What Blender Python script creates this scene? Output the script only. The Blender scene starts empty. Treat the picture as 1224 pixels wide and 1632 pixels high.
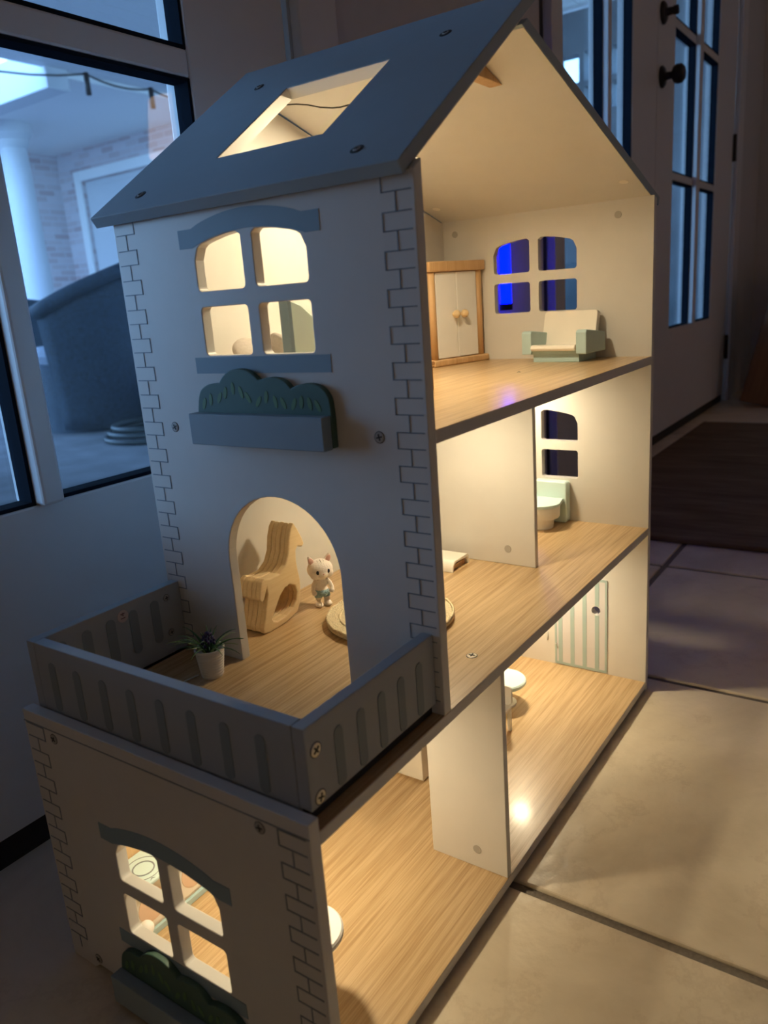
import bpy, bmesh, math, random
from mathutils import Vector, Matrix, Euler
random.seed(7)
scene = bpy.context.scene
COL = scene.collection

# ------------------------------------------------------------------ camera
cam_d = bpy.data.cameras.new('camera')
cam = bpy.data.objects.new('camera', cam_d)
COL.objects.link(cam)
cam.location = (-0.44876, -0.27745, 0.53922)
cam.rotation_euler = (1.30308, 0.07174, -0.97135)
cam_d.sensor_fit = 'VERTICAL'
cam_d.sensor_height = 36.0
cam_d.lens = 36.0 * 1241.2 / 1632.0
cam_d.clip_start = 0.02
cam_d.clip_end = 200
cam_d.dof.use_dof = True
cam_d.dof.focus_distance = 0.80
cam_d.dof.aperture_fstop = 8.0
scene.camera = cam

# ------------------------------------------------------------------ world: overcast dusk sky
world = bpy.data.worlds.new('dusk_sky')
scene.world = world
world.use_nodes = True
wn = world.node_tree.nodes
wl = world.node_tree.links
bg = wn['Background']
geo = wn.new('ShaderNodeTexCoord')
sep = wn.new('ShaderNodeSeparateXYZ')
ramp = wn.new('ShaderNodeValToRGB')
ramp.color_ramp.elements[0].position = 0.0
ramp.color_ramp.elements[0].color = (0.34, 0.62, 1.0, 1)
ramp.color_ramp.elements[1].position = 0.8
ramp.color_ramp.elements[1].color = (0.20, 0.40, 0.95, 1)
wl.new(geo.outputs['Generated'], sep.inputs[0])
wl.new(sep.outputs['Z'], ramp.inputs[0])
wl.new(ramp.outputs[0], bg.inputs['Color'])
SKY = 1.8
bg.inputs['Strength'].default_value = SKY

scene.view_settings.view_transform = 'Standard'
scene.view_settings.look = 'None'
scene.view_settings.gamma = 1.0
scene.view_settings.use_curve_mapping = False
scene.view_settings.exposure = 2.05
scene.cycles.use_denoising = True
scene.cycles.max_bounces = 10
scene.cycles.diffuse_bounces = 6
scene.cycles.glossy_bounces = 4
scene.cycles.transparent_max_bounces = 12
scene.cycles.sample_clamp_indirect = 4.0
scene.cycles.caustics_reflective = False

LED = (1.0, 0.83, 0.54)          # warm white of the puck lights
LED_W = 0.145                     # watts each
FILL_W = 0.5                      # unseen warm fill light added to lift the lower facade


def portal(name, x0, x1, z0, z1, y):
    ld = bpy.data.lights.new(name, 'AREA')
    ld.shape = 'RECTANGLE'
    ld.size = x1 - x0
    ld.size_y = z1 - z0
    ld.cycles.is_portal = True
    o = bpy.data.objects.new(name, ld)
    COL.objects.link(o)
    o.location = ((x0 + x1) / 2, y, (z0 + z1) / 2)
    o.rotation_euler = (math.radians(-90), 0, 0)   # -Z looks toward -Y (into the room)
    return o


portal('daylight_portal', -0.40, 0.40, 0.36, 2.0, 0.60)
portal('daylight_portal', 1.35, 2.95, 0.36, 2.0, 0.60)

# ------------------------------------------------------------------ materials
M = {}


def nodes_of(name):
    m = bpy.data.materials.new(name)
    m.use_nodes = True
    nt = m.node_tree
    return m, nt, nt.nodes['Principled BSDF']


def paint(name, col, rough=0.45, var=0.04, bump=0.0, scale=40, metal=0.0, spec=0.5):
    m, nt, b = nodes_of(name)
    b.inputs['Roughness'].default_value = rough
    b.inputs['Metallic'].default_value = metal
    b.inputs['Specular IOR Level'].default_value = spec
    tc = nt.nodes.new('ShaderNodeTexCoord')
    n = nt.nodes.new('ShaderNodeTexNoise')
    n.inputs['Scale'].default_value = scale
    n.inputs['Detail'].default_value = 4
    r = nt.nodes.new('ShaderNodeValToRGB')
    lo = tuple(max(0, c * (1 - var)) for c in col)
    hi = tuple(min(1, c * (1 + var)) for c in col)
    r.color_ramp.elements[0].position = 0.3
    r.color_ramp.elements[1].position = 0.7
    r.color_ramp.elements[0].color = (*lo, 1)
    r.color_ramp.elements[1].color = (*hi, 1)
    nt.links.new(tc.outputs['Object'], n.inputs['Vector'])
    nt.links.new(n.outputs['Fac'], r.inputs[0])
    nt.links.new(r.outputs[0], b.inputs['Base Color'])
    if bump:
        bp = nt.nodes.new('ShaderNodeBump')
        bp.inputs['Strength'].default_value = bump
        bp.inputs['Distance'].default_value = 0.002
        nt.links.new(n.outputs['Fac'], bp.inputs['Height'])
        nt.links.new(bp.outputs[0], b.inputs['Normal'])
    M[name] = m
    return m


def wood(name, c_dark, c_light, axis='X', fine=1.0, rough=0.34, along=6.0, across=95.0, contrast=(0.35, 0.68)):
    """wood grain stretched along one object axis: broad cathedral bands + fine pores"""
    m, nt, b = nodes_of(name)
    b.inputs['Roughness'].default_value = rough
    b.inputs['Specular IOR Level'].default_value = 0.45
    tc = nt.nodes.new('ShaderNodeTexCoord')
    mp = nt.nodes.new('ShaderNodeMapping')
    s = [across * fine] * 3
    s['XYZ'.index(axis)] = along * fine
    mp.inputs['Scale'].default_value = s
    n = nt.nodes.new('ShaderNodeTexNoise')
    n.inputs['Scale'].default_value = 1.0
    n.inputs['Detail'].default_value = 5
    n.inputs['Roughness'].default_value = 0.62
    n.inputs['Distortion'].default_value = 0.35
    mp2 = nt.nodes.new('ShaderNodeMapping')
    s2 = [across * fine * 4.0] * 3
    s2['XYZ'.index(axis)] = along * fine * 2.2
    mp2.inputs['Scale'].default_value = s2
    n2 = nt.nodes.new('ShaderNodeTexNoise')
    n2.inputs['Scale'].default_value = 1.0
    n2.inputs['Detail'].default_value = 2
    mix = nt.nodes.new('ShaderNodeMath')
    mix.operation = 'MULTIPLY_ADD'
    mix.inputs[1].default_value = 0.35
    add = nt.nodes.new('ShaderNodeMath')
    add.operation = 'MULTIPLY'
    add.inputs[1].default_value = 0.65
    r = nt.nodes.new('ShaderNodeValToRGB')
    r.color_ramp.elements[0].position = contrast[0]
    r.color_ramp.elements[1].position = contrast[1]
    r.color_ramp.elements[0].color = (*c_dark, 1)
    r.color_ramp.elements[1].color = (*c_light, 1)
    L = nt.links
    L.new(tc.outputs['Object'], mp.inputs['Vector'])
    L.new(tc.outputs['Object'], mp2.inputs['Vector'])
    L.new(mp.outputs[0], n.inputs['Vector'])
    L.new(mp2.outputs[0], n2.inputs['Vector'])
    L.new(n.outputs['Fac'], add.inputs[0])
    L.new(n2.outputs['Fac'], mix.inputs[0])
    L.new(add.outputs[0], mix.inputs[2])
    L.new(mix.outputs[0], r.inputs[0])
    L.new(r.outputs[0], b.inputs['Base Color'])
    M[name] = m
    return m


def emit(name, col, strength):
    m = bpy.data.materials.new(name)
    m.use_nodes = True
    nt = m.node_tree
    b = nt.nodes['Principled BSDF']
    b.inputs['Base Color'].default_value = (*col, 1)
    b.inputs['Emission Color'].default_value = (*col, 1)
    b.inputs['Emission Strength'].default_value = strength
    M[name] = m
    return m


def glass(name):
    m = bpy.data.materials.new(name)
    m.use_nodes = True
    nt = m.node_tree
    for n in list(nt.nodes):
        nt.nodes.remove(n)
    out = nt.nodes.new('ShaderNodeOutputMaterial')
    t = nt.nodes.new('ShaderNodeBsdfTransparent')
    t.inputs['Color'].default_value = (0.88, 0.93, 0.95, 1)
    g = nt.nodes.new('ShaderNodeBsdfGlossy')
    g.inputs['Roughness'].default_value = 0.0
    f = nt.nodes.new('ShaderNodeFresnel')
    ge = nt.nodes.new('ShaderNodeNewGeometry')
    io = nt.nodes.new('ShaderNodeMapRange')       # the exit face uses the inverse index, so a thin sheet never turns into a mirror
    io.inputs['To Min'].default_value = 1.5
    io.inputs['To Max'].default_value = 1.0 / 1.5
    nt.links.new(ge.outputs['Backfacing'], io.inputs['Value'])
    nt.links.new(io.outputs[0], f.inputs['IOR'])
    mx = nt.nodes.new('ShaderNodeMixShader')
    nt.links.new(f.outputs[0], mx.inputs[0])
    nt.links.new(t.outputs[0], mx.inputs[1])
    nt.links.new(g.outputs[0], mx.inputs[2])
    nt.links.new(mx.outputs[0], out.inputs['Surface'])
    M[name] = m
    return m


def brick_mat(name, c1, c2, mortar, bw, bh, rot=None):
    m, nt, b = nodes_of(name)
    b.inputs['Roughness'].default_value = 0.9
    tc = nt.nodes.new('ShaderNodeTexCoord')
    sx = nt.nodes.new('ShaderNodeSeparateXYZ')
    mp = nt.nodes.new('ShaderNodeCombineXYZ')
    br = nt.nodes.new('ShaderNodeTexBrick')
    br.inputs['Color1'].default_value = (*c1, 1)
    br.inputs['Color2'].default_value = (*c2, 1)
    br.inputs['Mortar'].default_value = (*mortar, 1)
    br.inputs['Scale'].default_value = 1.0
    br.inputs['Brick Width'].default_value = bw
    br.inputs['Row Height'].default_value = bh
    br.inputs['Mortar Size'].default_value = 0.008
    nt.links.new(tc.outputs['Object'], sx.inputs[0])
    nt.links.new(sx.outputs[rot], mp.inputs[0])
    nt.links.new(sx.outputs['Z'], mp.inputs[1])
    nt.links.new(mp.outputs[0], br.inputs['Vector'])
    nt.links.new(br.outputs['Color'], b.inputs['Base Color'])
    M[name] = m
    return m


paint('white_panel', (0.66, 0.64, 0.605), 0.42, 0.015)
paint('grey_roof', (0.30, 0.375, 0.43), 0.5, 0.02)
paint('grey_rail', (0.36, 0.385, 0.41), 0.5, 0.02)
paint('print_line', (0.21, 0.24, 0.27), 0.55, 0.02)
paint('print_slot', (0.225, 0.27, 0.285), 0.55, 0.02)
paint('print_lintel', (0.25, 0.345, 0.41), 0.55, 0.02)
paint('planter_paint', (0.26, 0.325, 0.37), 0.5, 0.02)
paint('bush_paint', (0.06, 0.125, 0.095), 0.5, 0.05)
paint('leaf_print', (0.105, 0.205, 0.085), 0.5, 0.05)
paint('screw_steel', (0.62, 0.58, 0.50), 0.32, 0.03, metal=0.85)
paint('screw_dark', (0.03, 0.03, 0.03), 0.6, 0.03)
paint('cap_grey', (0.42, 0.40, 0.37), 0.5, 0.05)
wood('oak_laminate', (0.40, 0.25, 0.115), (0.60, 0.425, 0.235), 'X', 1.0, 0.34, along=7.0, across=230.0, contrast=(0.36, 0.58))
_b = M['oak_laminate'].node_tree.nodes['Principled BSDF']
_b.inputs['Coat Weight'].default_value = 0.16
_b.inputs['Coat Roughness'].default_value = 0.14
wood('toy_wood', (0.55, 0.33, 0.15), (0.68, 0.45, 0.24), 'Z', 1.0, 0.45, along=12, across=120)
wood('ply_wood', (0.74, 0.54, 0.29), (0.82, 0.63, 0.37), 'X', 1.0, 0.5, along=14, across=140)
paint('mint', (0.42, 0.57, 0.58), 0.45, 0.02)
paint('mint_light', (0.62, 0.78, 0.77), 0.45, 0.02)
paint('mint_grey', (0.36, 0.47, 0.46), 0.5, 0.02)
paint('lilac_grey', (0.60, 0.585, 0.60), 0.5, 0.02)
paint('cream', (0.82, 0.78, 0.70), 0.45, 0.015)
paint('toy_white', (0.84, 0.83, 0.80), 0.4, 0.015)
paint('tile', (0.50, 0.42, 0.33), 0.36, 0.12, scale=4)
paint('grout', (0.20, 0.17, 0.14), 0.9, 0.15, bump=0.5, scale=300)
paint('door_white', (0.70, 0.70, 0.71), 0.4, 0.01)
paint('wall_paint', (0.60, 0.59, 0.58), 0.7, 0.02)
paint('ceiling_paint', (0.75, 0.73, 0.70), 0.8, 0.02)
paint('gasket', (0.010, 0.015, 0.024), 0.95, 0.05, spec=0.05)
paint('threshold_black', (0.012, 0.012, 0.012), 0.5, 0.05)
paint('bronze', (0.035, 0.03, 0.028), 0.4, 0.05, metal=0.6)
glass('pane_glass')
brick_mat('pale_brick', (0.50, 0.38, 0.37), (0.66, 0.60, 0.61), (0.62, 0.59, 0.61), 0.23, 0.075, 'Y')
brick_mat('pale_brick_front', (0.50, 0.38, 0.37), (0.66, 0.60, 0.61), (0.62, 0.59, 0.61), 0.23, 0.075, 'X')
paint('outdoor_white', (0.66, 0.67, 0.68), 0.6, 0.01)
paint('wing_dimmed', (0.11, 0.125, 0.135), 0.7, 0.25, scale=3)  # near part of the wing, shade put into its colour
paint('soffit_white', (0.88, 0.87, 0.84), 0.6, 0.01)
paint('patio_stone', (0.19, 0.19, 0.20), 0.85, 0.25, scale=6)
paint('wicker', (0.018, 0.036, 0.060), 0.7, 0.6, bump=1.0, scale=90)
paint('cushion', (0.25, 0.27, 0.33), 0.8, 0.1)
paint('hose', (0.02, 0.03, 0.03), 0.5, 0.1)
paint('bag', (0.42, 0.38, 0.50), 0.6, 0.2)
paint('watering_mint', (0.45, 0.70, 0.66), 0.5, 0.05)
wood('rug_jute', (0.095, 0.055, 0.028), (0.20, 0.13, 0.075), 'Y', 0.12, 0.95, along=30, across=130)
wood('dark_board', (0.16, 0.075, 0.03), (0.25, 0.13, 0.055), 'Z', 0.2, 0.6)
paint('black_case', (0.01, 0.01, 0.011), 0.6, 0.05)
paint('cat_fur', (0.80, 0.73, 0.66), 0.75, 0.03, bump=0.2, scale=900)
paint('cat_pink', (0.80, 0.50, 0.44), 0.7, 0.03)
paint('eye_black', (0.006, 0.006, 0.008), 0.12, 0.0)
paint('cat_stripe', (0.52, 0.46, 0.40), 0.75, 0.03)
paint('knit_blue', (0.30, 0.45, 0.50), 0.8, 0.35, bump=0.6, scale=1100)
paint('pot_white', (0.74, 0.72, 0.68), 0.5, 0.02, bump=0.1, scale=200)
paint('grass', (0.05, 0.15, 0.05), 0.5, 0.35, scale=200)
paint('grass_tip', (0.25, 0.38, 0.13), 0.5, 0.2, scale=200)
paint('purple_bud', (0.05, 0.035, 0.12), 0.6, 0.3, scale=400)
paint('woven_mat', (0.76, 0.64, 0.42), 0.85, 0.12, bump=0.8, scale=500)
paint('cord_black', (0.02, 0.018, 0.016), 0.5, 0.1)
paint('sticker', (0.60, 0.50, 0.47), 0.6, 0.01)
paint('ink', (0.10, 0.03, 0.03), 0.6, 0.01)
paint('pillow_grey', (0.45, 0.40, 0.36), 0.85, 0.06, bump=0.2, scale=300)
paint('peach', (0.72, 0.52, 0.38), 0.5, 0.05)
paint('blue_edge', (0.20, 0.29, 0.36), 0.5, 0.02)
emit('fill_glow', (1.0, 0.72, 0.46), 0.3)  # glow of the added fill globe
emit('led_lens', LED, 3.0)
emit('blue_led', (0.0, 0.0012, 1.0), 6.0)
emit('shade_glow', (1.0, 0.62, 0.34), 0.6)


# tile gets cloudy stone mottling and fine cracks of its own
def tile_material():
    m, nt, b = nodes_of('stone_tile')
    b.inputs['Roughness'].default_value = 0.34
    tc = nt.nodes.new('ShaderNodeTexCoord')
    oi = nt.nodes.new('ShaderNodeObjectInfo')
    va = nt.nodes.new('ShaderNodeVectorMath')
    va.operation = 'ADD'
    vs = nt.nodes.new('ShaderNodeVectorMath')
    vs.operation = 'SCALE'
    vs.inputs['Scale'].default_value = 1.0
    cb = nt.nodes.new('ShaderNodeCombineXYZ')
    mul = nt.nodes.new('ShaderNodeMath')
    mul.operation = 'MULTIPLY'
    mul.inputs[1].default_value = 37.0
    n1 = nt.nodes.new('ShaderNodeTexNoise')
    n1.inputs['Scale'].default_value = 4.5
    n1.inputs['Detail'].default_value = 8
    n1.inputs['Roughness'].default_value = 0.6
    n1.inputs['Distortion'].default_value = 0.8
    r1 = nt.nodes.new('ShaderNodeValToRGB')
    r1.color_ramp.elements[0].position = 0.33
    r1.color_ramp.elements[0].color = (0.64, 0.54, 0.40, 1)
    r1.color_ramp.elements[1].position = 0.62
    r1.color_ramp.elements[1].color = (0.84, 0.735, 0.575, 1)
    n2 = nt.nodes.new('ShaderNodeTexNoise')
    n2.inputs['Scale'].default_value = 2.6
    n2.inputs['Detail'].default_value = 10
    n2.inputs['Roughness'].default_value = 0.7
    r2 = nt.nodes.new('ShaderNodeValToRGB')       # veins where the noise crosses 0.5
    e = r2.color_ramp.elements
    e[0].position = 0.485
    e[0].color = (1, 1, 1, 1)
    e[1].position = 0.515
    e[1].color = (1, 1, 1, 1)
    mid = r2.color_ramp.elements.new(0.5)
    mid.color = (0.72, 0.66, 0.6, 1)
    mx = nt.nodes.new('ShaderNodeMix')
    mx.data_type = 'RGBA'
    mx.blend_type = 'MULTIPLY'
    mx.inputs[0].default_value = 0.28
    n3 = nt.nodes.new('ShaderNodeTexNoise')
    n3.inputs['Scale'].default_value = 22.0
    n3.inputs['Detail'].default_value = 6
    bp = nt.nodes.new('ShaderNodeBump')
    bp.inputs['Strength'].default_value = 0.35
    bp.inputs['Distance'].default_value = 0.006
    L = nt.links
    L.new(oi.outputs['Random'], mul.inputs[0])
    L.new(mul.outputs[0], cb.inputs[0])
    L.new(mul.outputs[0], cb.inputs[1])
    L.new(tc.outputs['Object'], va.inputs[0])
    L.new(cb.outputs[0], va.inputs[1])
    for n in (n1, n2, n3):
        L.new(va.outputs[0], n.inputs['Vector'])
    L.new(n1.outputs['Fac'], r1.inputs[0])
    L.new(n2.outputs['Fac'], r2.inputs[0])
    L.new(r1.outputs[0], mx.inputs[6])
    L.new(r2.outputs[0], mx.inputs[7])
    L.new(mx.outputs[2], b.inputs['Base Color'])
    L.new(n3.outputs['Fac'], bp.inputs['Height'])
    L.new(bp.outputs[0], b.inputs['Normal'])
    M['stone_tile'] = m


tile_material()


# ------------------------------------------------------------------ mesh helpers
def link(name, me, mat=None, parent=None, smooth=False):
    if mat:
        me.materials.clear()
        me.materials.append(M[mat])
    if smooth:
        for p in me.polygons:
            p.use_smooth = True
    o = bpy.data.objects.new(name, me)
    COL.objects.link(o)
    if parent:
        o.parent = parent
    return o


def finish(name, bm, mat, parent=None, smooth=False, bevel=0.0, seg=2):
    bmesh.ops.recalc_face_normals(bm, faces=bm.faces[:])
    me = bpy.data.meshes.new(name)
    bm.to_mesh(me)
    bm.free()
    o = link(name, me, mat, parent, smooth)
    if bevel:
        md = o.modifiers.new('bevel', 'BEVEL')
        md.width = bevel
        md.segments = seg
        md.limit_method = 'ANGLE'
        md.angle_limit = math.radians(40)
    return o


def add_box(bm, x0, x1, y0, y1, z0, z1, mat4=None):
    vs = [bm.verts.new(v) for v in ((x0, y0, z0), (x1, y0, z0), (x1, y1, z0), (x0, y1, z0),
                                    (x0, y0, z1), (x1, y0, z1), (x1, y1, z1), (x0, y1, z1))]
    for f in ((0, 1, 2, 3), (4, 5, 6, 7), (0, 1, 5, 4), (1, 2, 6, 5), (2, 3, 7, 6), (3, 0, 4, 7)):
        bm.faces.new([vs[i] for i in f])
    if mat4:
        bmesh.ops.transform(bm, matrix=mat4, verts=vs)
    return vs


def box(name, x0, x1, y0, y1, z0, z1, mat, parent=None, bevel=0.0, seg=2):
    bm = bmesh.new()
    add_box(bm, x0, x1, y0, y1, z0, z1)
    return finish(name, bm, mat, parent, False, bevel, seg)


def add_prism(bm, outer, holes, fn, d0, d1):
    """2-D outline with holes -> solid between depths d0 and d1; fn(a, b, d) -> xyz"""
    tmp = bmesh.new()
    loops = []
    for poly in [outer] + holes:
        vs = [tmp.verts.new((a, b, 0)) for a, b in poly]
        loops.append(vs)
        for i in range(len(vs)):
            tmp.edges.new((vs[i], vs[(i + 1) % len(vs)]))
    if holes:
        bmesh.ops.triangle_fill(tmp, use_beauty=True, use_dissolve=False, edges=tmp.edges[:])
        tmp.verts.ensure_lookup_table()
        tmp.verts.index_update()
        faces = [[v.index for v in f.verts] for f in tmp.faces]
    else:
        tmp.verts.index_update()
        faces = [[v.index for v in loops[0]]]
    pts = [(v.co.x, v.co.y) for v in tmp.verts]
    idx_loops = [[v.index for v in vs] for vs in loops]
    tmp.free()
    A = [bm.verts.new(fn(a, b, d0)) for a, b in pts]
    Bv = [bm.verts.new(fn(a, b, d1)) for a, b in pts]
    for f in faces:
        bm.faces.new([A[i] for i in f])
        bm.faces.new([Bv[i] for i in reversed(f)])
    for lp in idx_loops:
        n = len(lp)
        for i in range(n):
            p, q = lp[i], lp[(i + 1) % n]
            bm.faces.new((A[p], A[q], Bv[q], Bv[p]))


def prism(name, outer, holes, fn, d0, d1, mat, parent=None, bevel=0.0, seg=2, smooth=False):
    bm = bmesh.new()
    add_prism(bm, outer, holes, fn, d0, d1)
    return finish(name, bm, mat, parent, smooth, bevel, seg)


FX = lambda a, b, d: (d, a, b)       # outline in (y, z), depth along x
FY = lambda a, b, d: (a, d, b)       # outline in (x, z), depth along y
FZ = lambda a, b, d: (a, b, d)       # outline in (x, y), depth along z


def rrect(a0, a1, b0, b1, r, n=5):
    pts = []
    for cx, cy, s in ((a1 - r, b1 - r, 0), (a0 + r, b1 - r, 90), (a0 + r, b0 + r, 180), (a1 - r, b0 + r, 270)):
        for i in range(n + 1):
            t = math.radians(s + 90 * i / n)
            pts.append((cx + r * math.cos(t), cy + r * math.sin(t)))
    return pts


def circle(a, b, r, n=24):
    return [(a + r * math.cos(2 * math.pi * i / n), b + r * math.sin(2 * math.pi * i / n)) for i in range(n)]


def add_lathe(bm, prof, n=32, center=(0, 0, 0)):
    cx, cy, cz = center
    rings = []
    for r, z in prof:
        if r < 1e-6:
            rings.append([bm.verts.new((cx, cy, cz + z))])
        else:
            rings.append([bm.verts.new((cx + r * math.cos(2 * math.pi * i / n), cy + r * math.sin(2 * math.pi * i / n), cz + z)) for i in range(n)])
    for k in range(len(rings) - 1):
        a, b = rings[k], rings[k + 1]
        if len(a) == 1 and len(b) == 1:
            continue
        for i in range(n):
            j = (i + 1) % n
            if len(a) == 1:
                bm.faces.new((a[0], b[i], b[j]))
            elif len(b) == 1:
                bm.faces.new((a[i], a[j], b[0]))
            else:
                bm.faces.new((a[i], a[j], b[j], b[i]))


def lathe(name, prof, mat, parent=None, n=32, center=(0, 0, 0), smooth=True):
    bm = bmesh.new()
    add_lathe(bm, prof, n, center)
    o = finish(name, bm, mat, parent, False)
    if smooth:
        for p in o.data.polygons:
            p.use_smooth = True
        md = o.modifiers.new('edge', 'EDGE_SPLIT')
        md.split_angle = math.radians(38)
    return o


def add_tube(bm, pts, r, n=8, closed=False, taper=None):
    pts = [Vector(p) for p in pts]
    rings = []
    up = Vector((0, 0, 1))
    N = len(pts)
    for i, p in enumerate(pts):
        a = pts[(i - 1) % N] if (closed or i > 0) else p
        b = pts[(i + 1) % N] if (closed or i < N - 1) else p
        t = (b - a).normalized()
        u = t.cross(up)
        if u.length < 1e-4:
            u = t.cross(Vector((1, 0, 0)))
        u.normalize()
        v = u.cross(t).normalized()
        rr = r if taper is None else r * taper[i]
        rings.append([bm.verts.new(p + u * rr * math.cos(2 * math.pi * k / n) + v * rr * math.sin(2 * math.pi * k / n)) for k in range(n)])
    m = N if closed else N - 1
    for i in range(m):
        a, b = rings[i], rings[(i + 1) % N]
        for k in range(n):
            bm.faces.new((a[k], a[(k + 1) % n], b[(k + 1) % n], b[k]))
    if not closed:
        bm.faces.new(rings[0])
        bm.faces.new(list(reversed(rings[-1])))


def tube(name, pts, r, mat, parent=None, n=8, closed=False, taper=None):
    bm = bmesh.new()
    add_tube(bm, pts, r, n, closed, taper)
    return finish(name, bm, mat, parent, True)


def add_ball(bm, c, r, rot=None, seg=16, ring=10):
    """ellipsoid; r is a 3-tuple"""
    m = Matrix.Translation(c)
    if rot:
        m = m @ Euler(rot).to_matrix().to_4x4()
    m = m @ Matrix.Diagonal((r[0], r[1], r[2], 1))
    bmesh.ops.create_uvsphere(bm, u_segments=seg, v_segments=ring, radius=1.0, matrix=m)


def ball(name, c, r, mat, parent=None, rot=None, seg=16, ring=10):
    bm = bmesh.new()
    add_ball(bm, c, r, rot, seg, ring)
    return finish(name, bm, mat, parent, True)


def thing(name, label, cat, loc=(0, 0, 0), rotz=0.0, group=None):
    o = bpy.data.objects.new(name, None)
    o.empty_display_size = 0.02
    COL.objects.link(o)
    o.location = loc
    o.rotation_euler = (0, 0, rotz)
    return tag(o, label, cat, group)


def tag(o, label, cat, group=None):
    o['label'] = label
    o['category'] = cat
    if group:
        o['group'] = group
    return o


def struct(o, label=None, cat=None):
    o['kind'] = 'structure'
    if label:
        o['label'] = label
    if cat:
        o['category'] = cat
    return o


# ================================================================== THE ROOM
WY = 0.455                      # inner face of the door wall
RX0, RX1, RY0, CZ = -2.60, 3.75, -3.2, 2.55

# floor: grout bed with separate stone tiles
floor = box('floor', RX0 - 0.1, RX1 + 0.1, RY0 - 0.1, WY + 0.13, -0.06, -0.0035, 'grout')
struct(floor, 'beige stone tile floor with dark recessed grout lines', 'floor')
PITCH, GW = 0.457, 0.011
gx0, gy0 = 0.107, 0.1115
tile_me = None
i0, i1 = math.floor((RX0 - gx0) / PITCH), math.ceil((RX1 - gx0) / PITCH)
j0, j1 = math.floor((RY0 - gy0) / PITCH), math.ceil((WY - gy0) / PITCH)
bm = bmesh.new()
h = (PITCH - GW) / 2
add_box(bm, -h, h, -h, h, -0.010, 0.0)
bmesh.ops.recalc_face_normals(bm, faces=bm.faces[:])
tile_me = bpy.data.meshes.new('tile')
bm.to_mesh(tile_me)
bm.free()
tile_me.materials.append(M['stone_tile'])
for i in range(i0, i1):
    for j in range(j0, j1):
        x, y = gx0 + (i + 0.5) * PITCH, gy0 + (j + 0.5) * PITCH
        if j == j1 - 1:                       # cut row against the door wall
            bm = bmesh.new()
            add_box(bm, -h, h, -h, WY + 0.04 - y, -0.010, 0.0)
            bmesh.ops.recalc_face_normals(bm, faces=bm.faces[:])
            me = bpy.data.meshes.new('tile')
            bm.to_mesh(me)
            bm.free()
            o = link('tile', me, 'stone_tile', floor)
        else:
            o = bpy.data.objects.new('tile', tile_me)
            COL.objects.link(o)
            o.parent = floor
        o.location = (x, y, 0)
        md = o.modifiers.new('bevel', 'BEVEL')
        md.width = 0.002
        md.segments = 2

# door wall with two openings
DA0, DA1, DB0, DB1, DTOP = -0.509, 0.445, 1.262, 3.20, 2.10
bm = bmesh.new()
T2 = WY + 0.12
add_box(bm, RX0 - 0.1, DA0, WY, T2, 0, CZ)
add_box(bm, DA1, DB0, WY, T2, 0, CZ)
add_box(bm, DB1, RX1 + 0.1, WY, T2, 0, CZ)
add_box(bm, DA0, DA1, WY, T2, DTOP, CZ)
add_box(bm, DB0, DB1, WY, T2, DTOP, CZ)
wall_back = struct(finish('wall_back', bm, 'wall_paint'), 'painted wall holding the white french doors behind the dollhouse', 'wall')
struct(box('wall_right', RX1, RX1 + 0.1, RY0, WY, 0, CZ, 'wall_paint'), 'grey shaded wall beyond the french doors', 'wall')
struct(box('wall_left', RX0 - 0.1, RX0, RY0, WY, 0, CZ, 'wall_paint'), 'painted side wall behind the photographer', 'wall')
struct(box('wall_front', RX0, RX1, RY0 - 0.1, RY0, 0, CZ, 'wall_paint'), 'painted wall opposite the french doors', 'wall')
struct(box('ceiling', RX0 - 0.1, RX1 + 0.1, RY0 - 0.1, T2, CZ, CZ + 0.1, 'ceiling_paint'), 'plain painted ceiling', 'ceiling')
struct(box('baseboard_right', RX1 - 0.015, RX1, RY0, WY, 0, 0.10, 'door_white', bevel=0.003), 'white baseboard along the far right wall', 'baseboard')
bm = bmesh.new()
add_box(bm, DA1 + 0.09, DB0 - 0.03, WY - 0.014, WY, 0, 0.10)
struct(finish('baseboard_back', bm, 'door_white', bevel=0.003), 'white baseboard behind the dollhouse', 'baseboard')


def casing(name, x0, x1, label):
    bm = bmesh.new()
    add_box(bm, x0, x1, WY - 0.016, WY + 0.0, 0, DTOP + 0.06)
    struct(finish(name, bm, 'door_white', bevel=0.003), label, 'trim')


casing('trim_1', DA1 + 0.004, DA1 + 0.088, 'white door casing right of the near french door')
casing('trim_2', DB1 + 0.004, DB1 + 0.095, 'white door casing at the hinge side of the far french doors')
casing('trim_3', DB0 + 0.030, DB0 + 0.034, 'narrow white stop at the latch side of the far french doors')


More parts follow.
